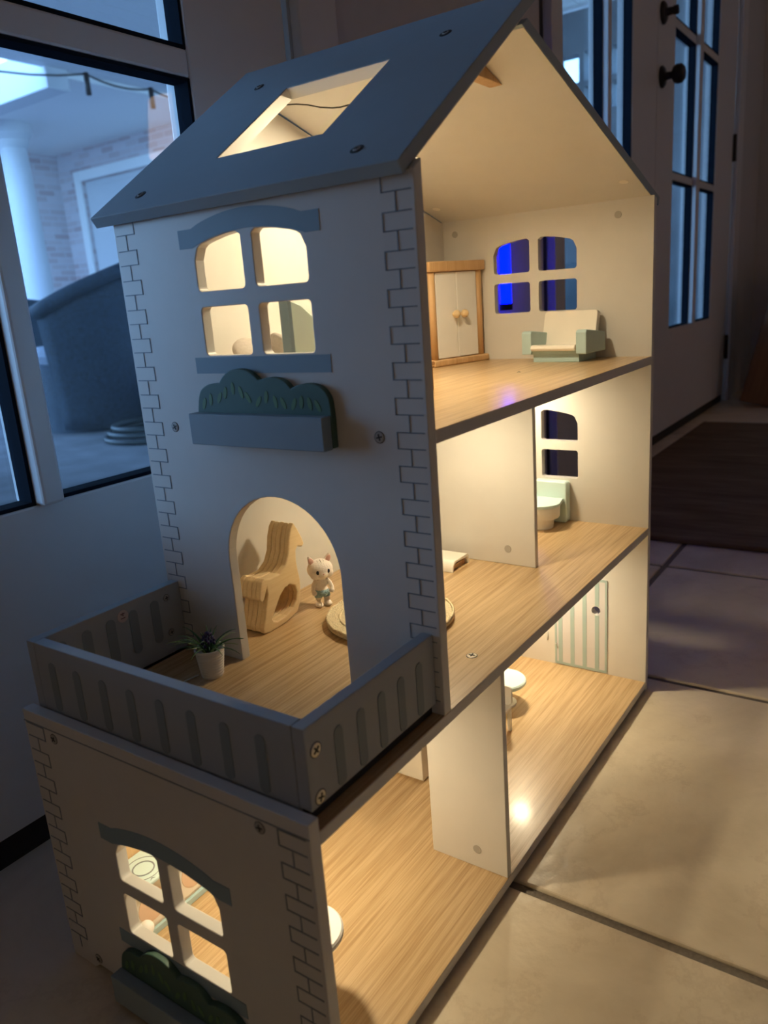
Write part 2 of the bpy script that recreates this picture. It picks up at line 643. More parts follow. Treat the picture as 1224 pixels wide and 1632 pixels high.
def french_leaf(name, x0, x1, gl, rows, label, knob=None, hinges=None, bottom=0.035):
    """door leaf: gl = list of (x0, x1) pane columns, rows = list of (z0, z1)"""
    y0, y1 = WY, WY + 0.044
    bm = bmesh.new()
    outer = [(x0, bottom), (x1, bottom), (x1, 2.07), (x0, 2.07)]
    ga, gb, za, zb = gl[0][0], gl[-1][1], rows[0][0], rows[-1][1]
    add_prism(bm, outer, [[(ga, za), (gb, za), (gb, zb), (ga, zb)]], FY, y0, y1)
    leaf = struct(finish(name, bm, 'door_white', bevel=0.002), label, 'door')
    for k in range(len(gl) - 1):
        box('muntin', gl[k][1], gl[k + 1][0], y0 - 0.012, y1 - 0.004, za, zb, 'door_white', leaf, bevel=0.003)
    for k in range(len(rows) - 1):
        for a, b in gl:
            box('muntin', a, b, y0 + 0.002, y1 - 0.004, rows[k][1], rows[k + 1][0], 'door_white', leaf, bevel=0.003)
    for a, b in gl:
        for c, d in rows:
            g = 0.004
            bm = bmesh.new()
            add_prism(bm, [(a, c), (b, c), (b, d), (a, d)], [[(a + g, c + g), (b - g, c + g), (b - g, d - g), (a + g, d - g)]], FY, y0 + 0.0030, y0 + 0.026)
            finish('gasket', bm, 'gasket', leaf)
            bm = bmesh.new()
            add_box(bm, a + 0.002, b - 0.002, y0 + 0.017, y0 + 0.020, c + 0.002, d - 0.002)
            finish('glass_pane', bm, 'pane_glass', leaf)
    # black sweep and threshold under the leaf
    box('door_sweep', x0 + 0.002, x1 - 0.002, y0 + 0.006, y1 - 0.004, 0.006, bottom, 'threshold_black', leaf)
    if knob:
        kx, zs = knob
        for kz, long in zs:
            bm = bmesh.new()
            m = Matrix.Translation((kx, y0, kz)) @ Matrix.Rotation(math.radians(90), 4, 'X')
            b2 = bmesh.new()
            add_lathe(b2, [(0, 0), (0.030, 0), (0.030, 0.005), (0.024, 0.010), (0.011, 0.012), (0.010, 0.030)] +
                      ([(0.022, 0.036), (0.027, 0.046), (0.026, 0.058), (0.018, 0.066), (0, 0.068)] if long else [(0.012, 0.032), (0.012, 0.044), (0, 0.046)]), 24)
            bmesh.ops.transform(b2, matrix=m, verts=b2.verts[:])
            me = bpy.data.meshes.new('knob')
            b2.to_mesh(me)
            b2.free()
            bm.free()
            link('door_knob' if long else 'deadbolt', me, 'bronze', leaf, True)
    if hinges:
        for hx, hz in hinges:
            tube('hinge', [(hx, y0 - 0.006, hz - 0.05), (hx, y0 - 0.006, hz + 0.05)], 0.008, 'bronze', leaf, 10)
    return leaf


ROWS_L = [(0.362, 0.800), (0.830, 1.262), (1.289, 1.72), (1.745, 1.98)]
ROWS_R = [(0.372, 0.838), (0.862, 1.275), (1.300, 1.72), (1.745, 1.98)]
french_leaf('door_1', -0.500, 0.436, [(-0.275, -0.0235), (0.0005, 0.2610)], ROWS_L, 'white french door leaf left of the dollhouse, patio chairs seen through its panes')
french_leaf('door_2', 1.295, 2.108, [(1.392, 1.655), (1.680, 1.885)], ROWS_R, 'left leaf of the far white french doors above the dollhouse roof')
french_leaf('door_3', 2.114, 3.185, [(2.300, 2.560), (2.605, 2.885)], ROWS_R, 'right leaf of the far white french doors with dark knob and hinges',
            knob=(2.155, [(1.278, False), (1.110, True)]), hinges=[(3.178, 0.235), (3.178, 1.02), (3.178, 1.80)])
struct(box('trim_4', DA0, DA1, WY + 0.008, T2 - 0.01, 0.0, 0.010, 'threshold_black'), 'black threshold under the near french doors', 'threshold')
struct(box('trim_5', DB0, DB1, WY + 0.008, T2 - 0.01, 0.0, 0.010, 'threshold_black'), 'black threshold under the far french doors', 'threshold')
struct(box('trim_6', DB0, DB0 + 0.028, WY + 0.004, T2 - 0.03, 0.012, DTOP, 'threshold_black'), 'dark weatherstrip gap beside the far french doors', 'trim')

# ================================================================== OUTSIDE
patio = struct(box('patio_floor', -9, 14, T2 + 0.001, 16, -0.12, -0.03, 'patio_stone'), 'grey stone patio outside the french doors', 'patio')
# covered porch ceiling made of separate boards
pc = struct(prism('porch_ceiling', [(-6.0, T2), (6.6, T2), (6.6, 6.2), (-6.0, 6.2)], [], FZ, 2.66, 2.72, 'outdoor_white'), 'white beadboard porch ceiling outside the near door', 'ceiling')
board_mes = []
for xe in (6.6, 6.6):
    bm = bmesh.new()
    add_box(bm, -6.0, xe, -0.072, 0.072, -0.012, 0.0)
    bmesh.ops.recalc_face_normals(bm, faces=bm.faces[:])
    me = bpy.data.meshes.new('ceiling_board')
    bm.to_mesh(me)
    bm.free()
    me.materials.append(M['outdoor_white'])
    board_mes.append(me)
yy = T2 + 0.08
while yy < 6.15:
    o = bpy.data.objects.new('ceiling_board', board_mes[0 if yy < 3.0 else 1])
    COL.objects.link(o)
    o.parent = pc
    o.location = (0, yy, 2.66)
    yy += 0.152
struct(box('porch_soffit', 4.30, 6.6, 6.2, 9.3, 2.60, 2.72, 'soffit_white'), 'smooth white soffit over the brick wing', 'ceiling')
struct(box('porch_beam', 4.10, 4.32, 6.15, 9.3, 2.48, 2.80, 'outdoor_white', bevel=0.01), 'white fascia beam at the open edge of the porch', 'beam')
# brick wing
WX = 6.2
holes = [rrect(8.62 - 2.5, 8.75, 0.0 + 0.02, 2.23, 0.002, 1)]
wins = []
for a, b in ((1.80, 1.98), (2.02, 2.20), (2.24, 2.42)):
    for c, d in ((1.86, 2.05), (2.09, 2.30)):
        wins.append([(a, c), (b, c), (b, d), (a, d)])
near_wing = struct(prism('wall_wing_near', [(0.6, -0.03), (4.6, -0.03), (4.6, 2.60), (0.6, 2.60)], wins, FX, WX, WX + 0.15, 'wing_dimmed'),  # wing wall painted darker here to dim what the far doors show
       'wing wall with small transom windows across the patio, colour darkened for shade', 'wall')
struct(prism('wall_brick_1', [(4.6, -0.03), (9.35, -0.03), (9.35, 2.60), (4.6, 2.60)], holes, FX, WX, WX + 0.15, 'pale_brick'),
       'pale whitewashed brick wing across the patio', 'wall')
for w_pts in wins:
    box('window_pane', WX + 0.06, WX + 0.064, w_pts[0][0], w_pts[1][0], w_pts[0][1], w_pts[2][1], 'pane_glass', near_wing)
struct(box('wall_brick_2', 2.6, WX, 9.2, 9.35, -0.03, 2.60, 'pale_brick_front'), 'pale brick wall behind the round white column', 'wall')
gd = tag(box('garage_door', WX + 0.04, WX + 0.08, 6.13, 8.74, 0.0, 2.22, 'outdoor_white'), 'white panelled garage door in the brick wing outside', 'door')
for z in (0.06, 0.60, 1.14, 1.68):
    box('door_panel', WX + 0.025, WX + 0.042, 6.25, 8.62, z, z + 0.48, 'outdoor_white', gd, bevel=0.02)
box('door_trim', WX - 0.03, WX + 0.02, 8.752, 8.87, -0.02, 2.35, 'soffit_white', gd, bevel=0.006)
box('door_trim', WX - 0.03, WX + 0.02, 6.05, 8.752, 2.232, 2.35, 'soffit_white', gd, bevel=0.006)
cl = thing('porch_column', 'round white porch column in front of the brick outside', 'column', (4.85, 8.0, -0.03))
lathe('shaft', [(0.17, 0.10), (0.17, 0.16), (0.165, 0.9), (0.14, 2.40), (0.0, 2.40)], 'outdoor_white', cl)
lathe('base', [(0.0, 0.0), (0.23, 0.0), (0.23, 0.06), (0.20, 0.10), (0.0, 0.10)], 'outdoor_white', cl)
lathe('capital', [(0.14, 2.38), (0.17, 2.42), (0.17, 2.46), (0.22, 2.52), (0.22, 2.63), (0.0, 2.63)], 'outdoor_white', cl)


def wicker_chair(loc, rotz, label, s=1.0, hgt=0.93):
    """barrel-back woven armchair; back towards +X of its own frame"""
    t = thing('wicker_chair', label, 'chair', loc, rotz, 'dark wicker patio chairs')
    n = 28
    bm = bmesh.new()
    grid = []
    rows = 9
    for k in range(n + 1):
        a = math.radians(-125 + 250 * k / n)
        e = abs(a) / math.radians(125)
        top = hgt - (hgt - 0.62) * (e ** 1.6)
        col = []
        for r in range(rows + 1):
            f = r / rows
            rad = 0.36 + 0.07 * f
            col.append(bm.verts.new((s * rad * math.cos(a), s * rad * math.sin(a), 0.02 + (top - 0.02) * f)))
        grid.append(col)
    for k in range(n):
        for r in range(rows):
            bm.faces.new((grid[k][r], grid[k + 1][r], grid[k + 1][r + 1], grid[k][r + 1]))
    sh = finish('woven_shell', bm, 'wicker', t, True)
    md = sh.modifiers.new('solid', 'SOLIDIFY')
    md.thickness = 0.035
    rim = []
    for k in range(n + 1):
        a = math.radians(-125 + 250 * k / n)
        e = abs(a) / math.radians(125)
        rim.append((s * 0.44 * math.cos(a), s * 0.44 * math.sin(a), hgt - (hgt - 0.62) * (e ** 1.6)))
    tube('rolled_rim', rim, 0.035, 'wicker', t, 10)
    lathe('seat_drum', [(0, 0.0), (0.33, 0.0), (0.33, 0.34), (0.30, 0.36), (0, 0.36)], 'wicker', t)
    lathe('seat_cushion', [(0, 0.36), (0.29, 0.36), (0.31, 0.40), (0.29, 0.45), (0, 0.46)], 'cushion', t)
    return t


wicker_chair((2.27, 3.55, -0.03), math.radians(-35), 'large dark wicker barrel chair with its back to the glass', 1.0, 0.90)
wicker_chair((2.75, 5.15, -0.03), math.radians(200), 'dark wicker chair farther out, only its rounded top showing left of the large one', 0.9, 0.74)
wicker_chair((0.72, 2.95, -0.03), math.radians(120), 'dark wicker chair at the left edge behind the muntin', 0.9, 0.80)
# things lying on the patio by the chair
hs = thing('garden_hose', 'dark garden hose coiled on the patio beside the wicker chair', 'hose', (2.02, 2.80, -0.03))
for k in range(3):
    tube('hose_loop', [((0.24 - 0.02 * k) * math.cos(t * math.pi / 14), (0.24 - 0.02 * k) * math.sin(t * math.pi / 14), 0.014 + 0.026 * k) for t in range(28)], 0.013, 'hose', hs, 8, True)
bg_ = thing('plastic_bag', 'crumpled lavender bag sitting beside the hose coil', 'bag', (2.42, 2.86, -0.03))
bm = bmesh.new()
for k in range(9):
    a = k * 2.4
    add_ball(bm, (0.09 * math.cos(a), 0.09 * math.sin(a), 0.10 + 0.022 * k), (0.10, 0.09, 0.09), (k, 0, k * 0.7), 12, 8)
o = finish('bag_body', bm, 'bag', bg_, True)
bm = bmesh.new()
add_tube(bm, [(0.0, 0, 0.28), (-0.03, -0.02, 0.35), (-0.07, -0.06, 0.40), (-0.11, -0.10, 0.40), (-0.15, -0.13, 0.37)], 0.022, 8, False, [1, 0.9, 0.8, 0.9, 0.6])
finish('bag_handle', bm, 'watering_mint', bg_, True)
tag(box('white_post', 1.42, 1.52, 2.06, 2.12, -0.03, 0.30, 'outdoor_white', bevel=0.004), 'short white board standing on the patio close to the dollhouse corner', 'board')
# string lights under the porch
sl = thing('string_lights', 'dark string of bulbs hanging below the porch ceiling', 'string lights', (0, 0, 0))
knots = [(2.2, 5.9, 2.60), (4.2, 5.75, 2.52), (4.85, 5.72, 2.50), (5.6, 5.9, 2.58)]
cord = []
for a, b in zip(knots[:-1], knots[1:]):
    for k in range(8):
        f = k / 8
        p = Vector(a).lerp(Vector(b), f)
        p.z -= 0.10 * 4 * f * (1 - f) * (b[0] - a[0]) / 1.5
        cord.append(p)
cord.append(Vector(knots[-1]))
tube('cord', cord, 0.008, 'cord_black', sl, 6)
for kx in (4.2, 4.85):
    p = [k for k in knots if k[0] == kx][0]
    bb = tube('bulb_socket', [(p[0], p[1], p[2] + 0.01), (p[0], p[1], p[2] - 0.16)], 0.022, 'cord_black', sl, 8)

# ================================================================== THINGS AT THE FAR END OF THE ROOM
tag(box('floor_rug', 1.165, 2.60, -0.75, 0.40, 0.0, 0.011, 'rug_jute', bevel=0.003), 'flat brown woven rug in front of the far french doors', 'rug')
for k, (dx, lab) in enumerate([(0.0, 'dark wooden board leaning at the far wall, frontmost of the stack'),
                               (0.05, 'dark wooden board leaning at the far wall, second of the stack'),
                               (0.10, 'dark wooden board leaning at the far wall, rearmost of the stack')]):
    bm = bmesh.new()
    add_box(bm, 0, 0.030, -0.15, 0.12, 0.0, 0.575)
    o = finish('leaning_board', bm, 'dark_board', bevel=0.003)
    o.location = (3.00 + dx * 1.6, 0.235 - dx * 0.3, 0.006)
    o.rotation_euler = (0.20, math.radians(9), 0)
    tag(o, lab, 'board', 'boards leaning at the far wall')
bx_ = thing('black_case', 'tall black case standing beside the leaning boards', 'case', (3.47, -0.10, 0.0))
box('case_body', -0.13, 0.13, -0.25, 0.17, 0.0, 0.60, 'black_case', bx_, bevel=0.01)
box('case_lid', -0.135, 0.135, -0.255, 0.175, 0.60, 0.64, 'black_case', bx_, bevel=0.008)

# blue LED light bar on the wall behind the house
bl = thing('light_bar', 'small glowing blue light bar on the wall seen through the attic window', 'lamp', (0.985, WY, 0.50))
box('wall_bracket', -0.008, 0.008, -0.030, 0.0, 0.055, 0.070, 'black_case', bl, bevel=0.002)
tube('housing', [(0, -0.040, 0.0), (0, -0.040, 0.012)], 0.0125, 'black_case', bl, 16)
tube('blue_tube', [(0, -0.040, 0.012), (0, -0.040, 0.122)], 0.0105, 'blue_led', bl, 16)
tube('end_cap', [(0, -0.040, 0.122), (0, -0.040, 0.134)], 0.0125, 'black_case', bl, 16)

# floor lamp behind the photographer (mirrored in the near door glass)
fl = thing('floor_lamp', 'warm floor lamp mirrored as an orange patch in the near door glass', 'lamp', (2.43, -1.81, 0.0))
lathe('lamp_base', [(0, 0), (0.14, 0), (0.14, 0.015), (0.02, 0.03), (0, 0.03)], 'bronze', fl)
tube('lamp_pole', [(0, 0, 0.02), (0, 0, 1.30)], 0.012, 'bronze', fl)
bm = bmesh.new()
ring0 = [bm.verts.new((0.20 * math.cos(i * math.pi / 16), 0.20 * math.sin(i * math.pi / 16), 1.27)) for i in range(32)]
ring1 = [bm.verts.new((0.17 * math.cos(i * math.pi / 16), 0.17 * math.sin(i * math.pi / 16), 1.51)) for i in range(32)]
for i in range(32):
    bm.faces.new((ring0[i], ring0[(i + 1) % 32], ring1[(i + 1) % 32], ring1[i]))
finish('lamp_shade', bm, 'shade_glow', fl, True)
# added warm fill, out of view, to tone the lower facade
cl2 = thing('warm_fill', 'unseen globe added as a warm fill light behind the photographer', 'lamp', (-2.25, -0.75, 0.0))
lathe('lamp_base', [(0, 0), (0.15, 0), (0.15, 0.015), (0.02, 0.03), (0, 0.03)], 'bronze', cl2)
tube('lamp_pole', [(0, 0, 0.02), (0, 0, 0.21)], 0.012, 'bronze', cl2)
lathe('fill_globe', [(0, 0.20), (0.06, 0.22), (0.10, 0.27), (0.115, 0.32), (0.10, 0.37), (0.06, 0.42), (0, 0.44)], 'fill_glow', cl2)
ld = bpy.data.lights.new('fill_light', 'POINT')
ld.energy = FILL_W
ld.color = (1.0, 0.72, 0.46)
ld.shadow_soft_size = 0.12
lo = bpy.data.objects.new('fill_light', ld)
COL.objects.link(lo)
lo.parent = cl2
lo.location = (0, 0, 0.58)

# ================================================================== THE DOLLHOUSE
W, T, B = 0.5191, 0.0098, 0.1604
Z0, Z1, Z2, Z3 = 0.0140, 0.2321, 0.4490, 0.6315
DI, DO = 0.2803, 0.300
EPS = 0.0004
house = thing('dollhouse', 'white wooden three-storey dollhouse with grey roof, balcony and lit open rooms', 'dollhouse', (0, 0, 0))


def win_holes(zb):
    """four panes of an arched window; zb = bottom of the lower panes"""
    out = []
    arch = lambda y: zb + 0.0915 - 2.7 * (y - 0.1497) ** 2
    for a0, a1, s in ((0.0930, 0.1438, 1), (0.1556, 0.2064, -1)):
        out.append(rrect(a0, a1, zb, zb + 0.0379, 0.0035, 4))
        zl = zb + 0.0500
        r = 0.0035
        pts = []
        # bottom corners
        for cx, cy, st in ((a0 + r, zl + r, 180), (a1 - r, zl + r, 270)):
            for i in range(5):
                t = math.radians(st + 90 * i / 4)
                pts.append((cx + r * math.cos(t), cy + r * math.sin(t)))
        # right side up, top arch from a1 to a0
        ys = [a1 - (a1 - a0) * i / 12 for i in range(13)]
        top = []
        for y in ys:
            z = arch(y)
            de = (y - a0) if s == 1 else (a1 - y)          # distance from the outer edge
            if de < 0.009:
                z -= 0.009 - math.sqrt(max(0, 0.009 ** 2 - (0.009 - de) ** 2)) if de < 0.009 else 0
            di = (a1 - y) if s == 1 else (y - a0)
            if di < 0.003:
                z -= 0.003 - math.sqrt(max(0, 0.003 ** 2 - (0.003 - di) ** 2))
            top.append((y, z))
        pts += top
        out.append(pts)
    return out


def lintel_outline(zb):
    arch = lambda y: zb + 0.0915 - 2.7 * (y - 0.1497) ** 2
    lo = [(0.0787, zb + 0.0832), (0.0925, zb + 0.0832)]
    lo += [(y, arch(y) + 0.0008) for y in [0.0925 + (0.2070 - 0.0925) * i / 16 for i in range(17)]]
    lo += [(0.2070, zb + 0.0832), (0.2218, zb + 0.0832), (0.2218, zb + 0.0974), (0.2065, zb + 0.0974)]
    up = []
    for i in range(1, 16):
        f = i / 16
        y = 0.2065 + (0.0945 - 0.2065) * f
        up.append((y, zb + 0.0974 + 0.0095 * math.sin(math.pi * f) ** 0.8))
    return lo + up + [(0.0945, zb + 0.0974), (0.0787, zb + 0.0974)]


def screw(parent, pos, normal, r=0.0042, dark=False, mat='screw_steel'):
    """countersunk cross-head screw: cup ring, head and a cross recess"""
    m = Matrix.Translation(pos) @ Vector(normal).to_track_quat('Z', 'Y').to_matrix().to_4x4() @ Matrix.Rotation(random.uniform(0, 1.5), 4, 'Z')
    bm = bmesh.new()
    add_lathe(bm, [(r * 1.0, -0.0004), (r, 0.0003), (r * 0.85, 0.0006), (0, 0.0007)], 20)
    o = finish('screw', bm, mat, parent, False)
    o.matrix_local = m
    bm = bmesh.new()
    s, l = r * 0.13, r * 0.62
    add_box(bm, -l, l, -s, s, 0.0006, 0.0010)
    add_box(bm, -s, s, -l, l, 0.0006, 0.00095)
    add_lathe(bm, [(r * 1.12, -0.0003), (r * 1.12, 0.0002), (r * 0.98, 0.0002)], 20)
    c = finish('screw_recess', bm, 'screw_dark', parent, False)
    c.matrix_local = m
    return o


# --- upper facade panel (x 0 .. T)
door_hole = [(0.0885, Z1 - 0.02), (0.0885, 0.330)]
for i in range(1, 24):
    a = math.pi * i / 24
    door_hole.append((0.1500 - 0.0615 * math.cos(a), 0.330 + 0.0605 * math.sin(a)))
door_hole += [(0.2115, 0.330), (0.2115, Z1 - 0.02)]
ftop_o, ftop_i = 0.6168, 0.6238
outer = [(0.0, Z1), (0.0885, Z1)] + door_hole[1:-1] + [(0.2115, Z1), (DO, Z1), (DO, ftop_o), (0.0, ftop_o)]
bm = bmesh.new()
add_prism(bm, outer, win_holes(0.5046), FX, 0.0, T)
for v in bm.verts:
    if abs(v.co.x - T) < 1e-5 and v.co.z > 0.612:
        v.co.z = ftop_i
facade = finish('facade_panel', bm, 'white_panel', house, False, 0.0007)

# --- lower facade panel (x -B .. -B+T), with a shallow cut-out at the foot
zlf = 0.2423
outer = [(0.0, 0.0), (0.030, 0.0), (0.038, 0.006), (0.262 - 0.0, 0.006), (0.270, 0.0), (DO, 0.0), (DO, zlf), (0.0, zlf)]
low_facade = prism('facade_panel', outer, win_holes(0.0666), FX, -B, -B + T, 'white_panel', house, 0.0007)
low_facade['label'] = 'lower facade panel below the balcony'

# --- printed lintels, sills
for par, zb, x in ((facade, 0.5046, 0.0), (low_facade, 0.0666, -B)):
    bm = bmesh.new()
    lo_ = lintel_outline(zb)
    add_prism(bm, lo_, [], FX, x - EPS, x + 0.0002)
    bmesh.ops.triangulate(bm, faces=[f for f in bm.faces if len(f.verts) > 4])
    finish('window_lintel', bm, 'print_lintel', par)
    box('window_sill', x - EPS, x + 0.0002, 0.0792, 0.2207, zb - 0.0142, zb - 0.0013, 'print_lintel', par)


# --- printed quoin brick outlines on the two edges of each facade
def quoins(par, x, ztop, zbot, full_line=None):
    per, hL, lw = 0.0241, 0.0116, 0.00080
    for side in (0, 1):
        bm = bmesh.new()
        fy = (lambda y: y) if side == 0 else (lambda y: DO - y)

        def seg(ya, yb, za, zb_):
            p, q = sorted((fy(ya), fy(yb)))
            add_box(bm, x - EPS, x + 0.0002, p, q, za, zb_)
        z = ztop
        while z - hL > zbot:
            seg(0.003, 0.0262, z - lw / 2, z + lw / 2)
            seg(0.003, 0.0262, z - hL - lw / 2, z - hL + lw / 2)
            seg(0.0262 - lw, 0.0262, z - hL, z)
            if z - per > zbot:
                seg(0.0150 - lw / 2, 0.0150 + lw / 2, z - per, z - hL)
            z -= per
        finish('brick_outline', bm, 'print_line', par)
    if full_line:
        box('printed_line', x - EPS, x + 0.0002, 0.0, DO, full_line - lw / 2, full_line + lw / 2, 'print_line', par)


quoins(facade, 0.0, 0.5927 + 0.0241, Z1 + 0.004)
quoins(low_facade, -B, 0.2310, 0.004, 0.2322)

# --- planters with cut-out bushes
BUMPS = [[(0.2205, 0.4545), (0.2196, 0.4612), (0.2168, 0.4720), (0.2125, 0.4782), (0.2036, 0.4822), (0.1915, 0.4833)],
         [(0.1915, 0.4833), (0.1872, 0.4880), (0.1797, 0.4924), (0.1699, 0.4942), (0.1596, 0.4929), (0.1522, 0.4889), (0.1482, 0.4856)],
         [(0.1482, 0.4856), (0.1390, 0.4873), (0.1301, 0.4873), (0.1218, 0.4848), (0.1157, 0.4791)],
         [(0.1157, 0.4791), (0.1083, 0.4819), (0.0968, 0.4829), (0.0869, 0.4802), (0.0807, 0.4732), (0.0792, 0.4639), (0.0788, 0.4560)]]


def smooth_run(pts, n=5):
    out = []
    for i in range(len(pts) - 1):
        p0, p1, p2, p3 = pts[max(i - 1, 0)], pts[i], pts[i + 1], pts[min(i + 2, len(pts) - 1)]
        for k in range(n):
            t = k / n
            out.append(tuple(0.5 * (2 * b + (c - a_) * t + (2 * a_ - 5 * b + 4 * c - d) * t * t + (-a_ + 3 * b - 3 * c + d) * t ** 3)
                             for a_, b, c, d in zip(p0, p1, p2, p3)))
    return out


bush_pts = [(0.2200, 0.4350)]
for run in BUMPS:
    bush_pts += smooth_run(run)
bush_pts += [BUMPS[-1][-1], (0.0790, 0.4350)]
LEAVES = [(0.2110, 0.4665, 0.35), (0.2030, 0.4700, 0.1), (0.1925, 0.4715, 0.5), (0.1855, 0.4755, 0.25), (0.1765, 0.4790, 0.0), (0.1680, 0.4760, -0.3), (0.1610, 0.4720, -0.55),
          (0.1500, 0.4690, 0.6), (0.1415, 0.4725, 0.2), (0.1325, 0.4690, -0.2), (0.1245, 0.4680, -0.45), (0.1140, 0.4675, 0.45), (0.1065, 0.4690, 0.1), (0.0985, 0.4680, -0.2), (0.0910, 0.4665, -0.5)]
for par, x, dz in ((facade, 0.0, 0.0), (low_facade, -B, -0.4292)):
    bu = prism('bush_cutout', [(a, b + dz) for a, b in bush_pts], [], FX, x - 0.0055, x, 'bush_paint', par, 0.0008)
    bm = bmesh.new()
    for a, b, t in LEAVES:
        pts = []
        for k in range(12):
            u = 2 * math.pi * k / 12
            px, pz = 0.0019 * math.cos(u), 0.0050 * math.sin(u)
            pts.append((a + px * math.cos(t) - pz * math.sin(t), b + dz + px * math.sin(t) + pz * math.cos(t)))
        add_prism(bm, pts, [], FX, x - 0.0058, x - 0.0054)
    finish('leaf_print', bm, 'leaf_print', bu)
    box('planter_box', x - 0.016, x - 0.0055, 0.0800, 0.2205, 0.4342 + dz, 0.4596 + dz, 'planter_paint', par, 0.0007)

for y, z in ((0.2576, 0.4447), (0.0413, 0.4440)):
    screw(facade, (0, y, z), (-1, 0, 0), 0.0040, mat='cap_grey')
for y, z in ((0.2614, 0.2252), (0.0413, 0.2261), (0.262, 0.0125), (0.0413, 0.0125)):
    screw(low_facade, (-B, y, z), (-1, 0, 0), 0.0040, mat='cap_grey')

# --- far wall panel
door_y0, door_y1, door_z1 = 0.0525, 0.1285, 0.153
wh = win_holes(0.5085) + win_holes(0.2905)
far_wall = prism('far_wall_panel', [(0.0, 0.0), (DO, 0.0), (DO, Z3 - 0.002), (0.0, Z3 - 0.002)], wh + [circle(0.0684, 0.1066, 0.0062, 24)], FX, W, W + T, 'white_panel', house, 0.0)
for v in far_wall.data.vertices:
    if v.co.z > 0.628:
        v.co.z = 0.6311 if v.co.x < W + 0.001 else 0.6282
for y, z in ((0.2621, 0.6144), (0.0419, 0.6145)):
    o = lathe('screw_cap', [(0.0042, 0), (0.0042, 0.0006), (0, 0.0007)], 'cap_grey', far_wall, 20)
    o.matrix_local = Matrix.Translation((W, y, z)) @ Matrix.Rotation(math.radians(-90), 4, 'Y')
# --- striped closet door printed on the far wall
cd = prism('closet_door', rrect(door_y0, door_y1, Z0 + 0.0015, door_z1, 0.002, 3), [circle(0.0684, 0.1066, 0.0062, 24)], FX, W - 0.0010, W - 0.0001, 'lilac_grey', house)
cd['label'] = 'striped mint and cream closet door with a round finger hole'
bm = bmesh.new()
add_prism(bm, rrect(door_y0 + 0.0002, door_y1 - 0.0002, Z0 + 0.0017, door_z1 - 0.0002, 0.002, 3), [rrect(door_y0 + 0.0030, door_y1 - 0.0030, Z0 + 0.0050, door_z1 - 0.0035, 0.001, 3)], FX, W - 0.0013, W - 0.0009)
finish('door_border', bm, 'mint_grey', cd)
for k in range(4):
    y = 0.0668 + 0.0177 * k
    spans = [(Z0 + 0.005, 0.1000), (0.1132, door_z1 - 0.0035)] if k == 0 else [(Z0 + 0.005, door_z1 - 0.0035)]
    for za, zb in spans:
        box('door_stripe', W - 0.0013, W - 0.0009, y - 0.0029, y + 0.0029, za, zb, 'mint_grey', cd)
tube('door_latch', [(W - 0.001, 0.1262, 0.047), (W - 0.004, 0.1262, 0.047), (W - 0.004, 0.1240, 0.047)], 0.0009, 'cap_grey', cd, 8)
tube('wall_hook', [(W - 0.0006, 0.1390, 0.062), (W - 0.0012, 0.1390, 0.055), (W - 0.0015, 0.1395, 0.049)], 0.0008, 'cap_grey', far_wall, 8)

# --- back panel
prism('back_panel', [(-B + T, 0.004), (W, 0.004), (W, Z3 - 0.002), (0.30, 0.695), (0.176, 0.731), (T, 0.621), (T, Z1), (-B + T, Z1)], [], FY, DI, DI + 0.006, 'white_panel', house)

# --- floors
fb = box('floor_panel', -B + T, W, 0.0, DI, Z0 - T, Z0 - 0.0004, 'white_panel', house, 0.0005)
box('wood_veneer', -B + T, W, 0.0004, DI, Z0 - 0.0004, Z0, 'oak_laminate', fb)
fm = box('floor_panel', -B + T, W, 0.0, DI, Z1 - T, Z1 - 0.0004, 'white_panel', house, 0.0005)
box('wood_veneer', -B + T, W, 0.0004, DI, Z1 - 0.0004, Z1, 'oak_laminate', fm)
box('floor_edge', -B + T, -0.0006, DI, 0.2940, Z1 - T, Z1, 'oak_laminate', fm)
fu = box('floor_panel', T, W, 0.0, DI, Z2 - T, Z2 - 0.0004, 'white_panel', house, 0.0005)
box('wood_veneer', T, W, 0.0004, DI, Z2 - 0.0004, Z2, 'oak_laminate', fu)
screw(fm, (0.099, 0.030, Z1), (0, 0, 1), 0.0046)
for x in (0.36,):
    screw(fu, (x, 0.10, Z2), (0, 0, 1), 0.0020)

# --- dividers
d1 = box('divider_panel', 0.3268, 0.3268 + T * 0.8, 0.0700, DI, Z1, Z2 - T, 'white_panel', house, 0.0006)
d2 = box('divider_panel', 0.0952, 0.0952 + T * 0.75, 0.0006, 0.0810, Z0, Z1 - T, 'white_panel', house, 0.0006)
for par, p in ((d1, (0.3268, 0.104, 0.2510)), (d2, (0.0952, 0.0316, 0.0339))):
    o = lathe('screw_cap', [(0.0042, 0), (0.0042, 0.0005), (0, 0.0006)], 'cap_grey', par, 20)
    o.matrix_local = Matrix.Translation(p) @ Matrix.Rotation(math.radians(-90), 4, 'Y')

# --- roof: skylight slope over the facade and the long slope behind it
YR0, YR1 = 0.004, 0.3139
ex, ez, rx, rz = -0.0114, 0.6211, 0.2000, 0.7661
sl_ = (rz - ez) / (rx - ex)
nl = Vector((-sl_, 0, 1)).normalized()
TH = 0.0095


def FROOF(a, b, d):                   # a = x on the outer face, b = y, d = depth below the outer face
    return (a - nl.x * d, b, ez + (a - ex) * sl_ - nl.z * d)


roof_l = prism('roof_panel', [(ex, YR0), (rx, YR0), (rx, YR1), (ex, YR1)], [[(0.0420, 0.1020), (0.1383, 0.1020), (0.1383, 0.2117), (0.0420, 0.2117)]], FROOF, 0.0, TH, 'grey_roof', house, 0.0006)
roof_l['label'] = 'grey roof slope with a square skylight opening'
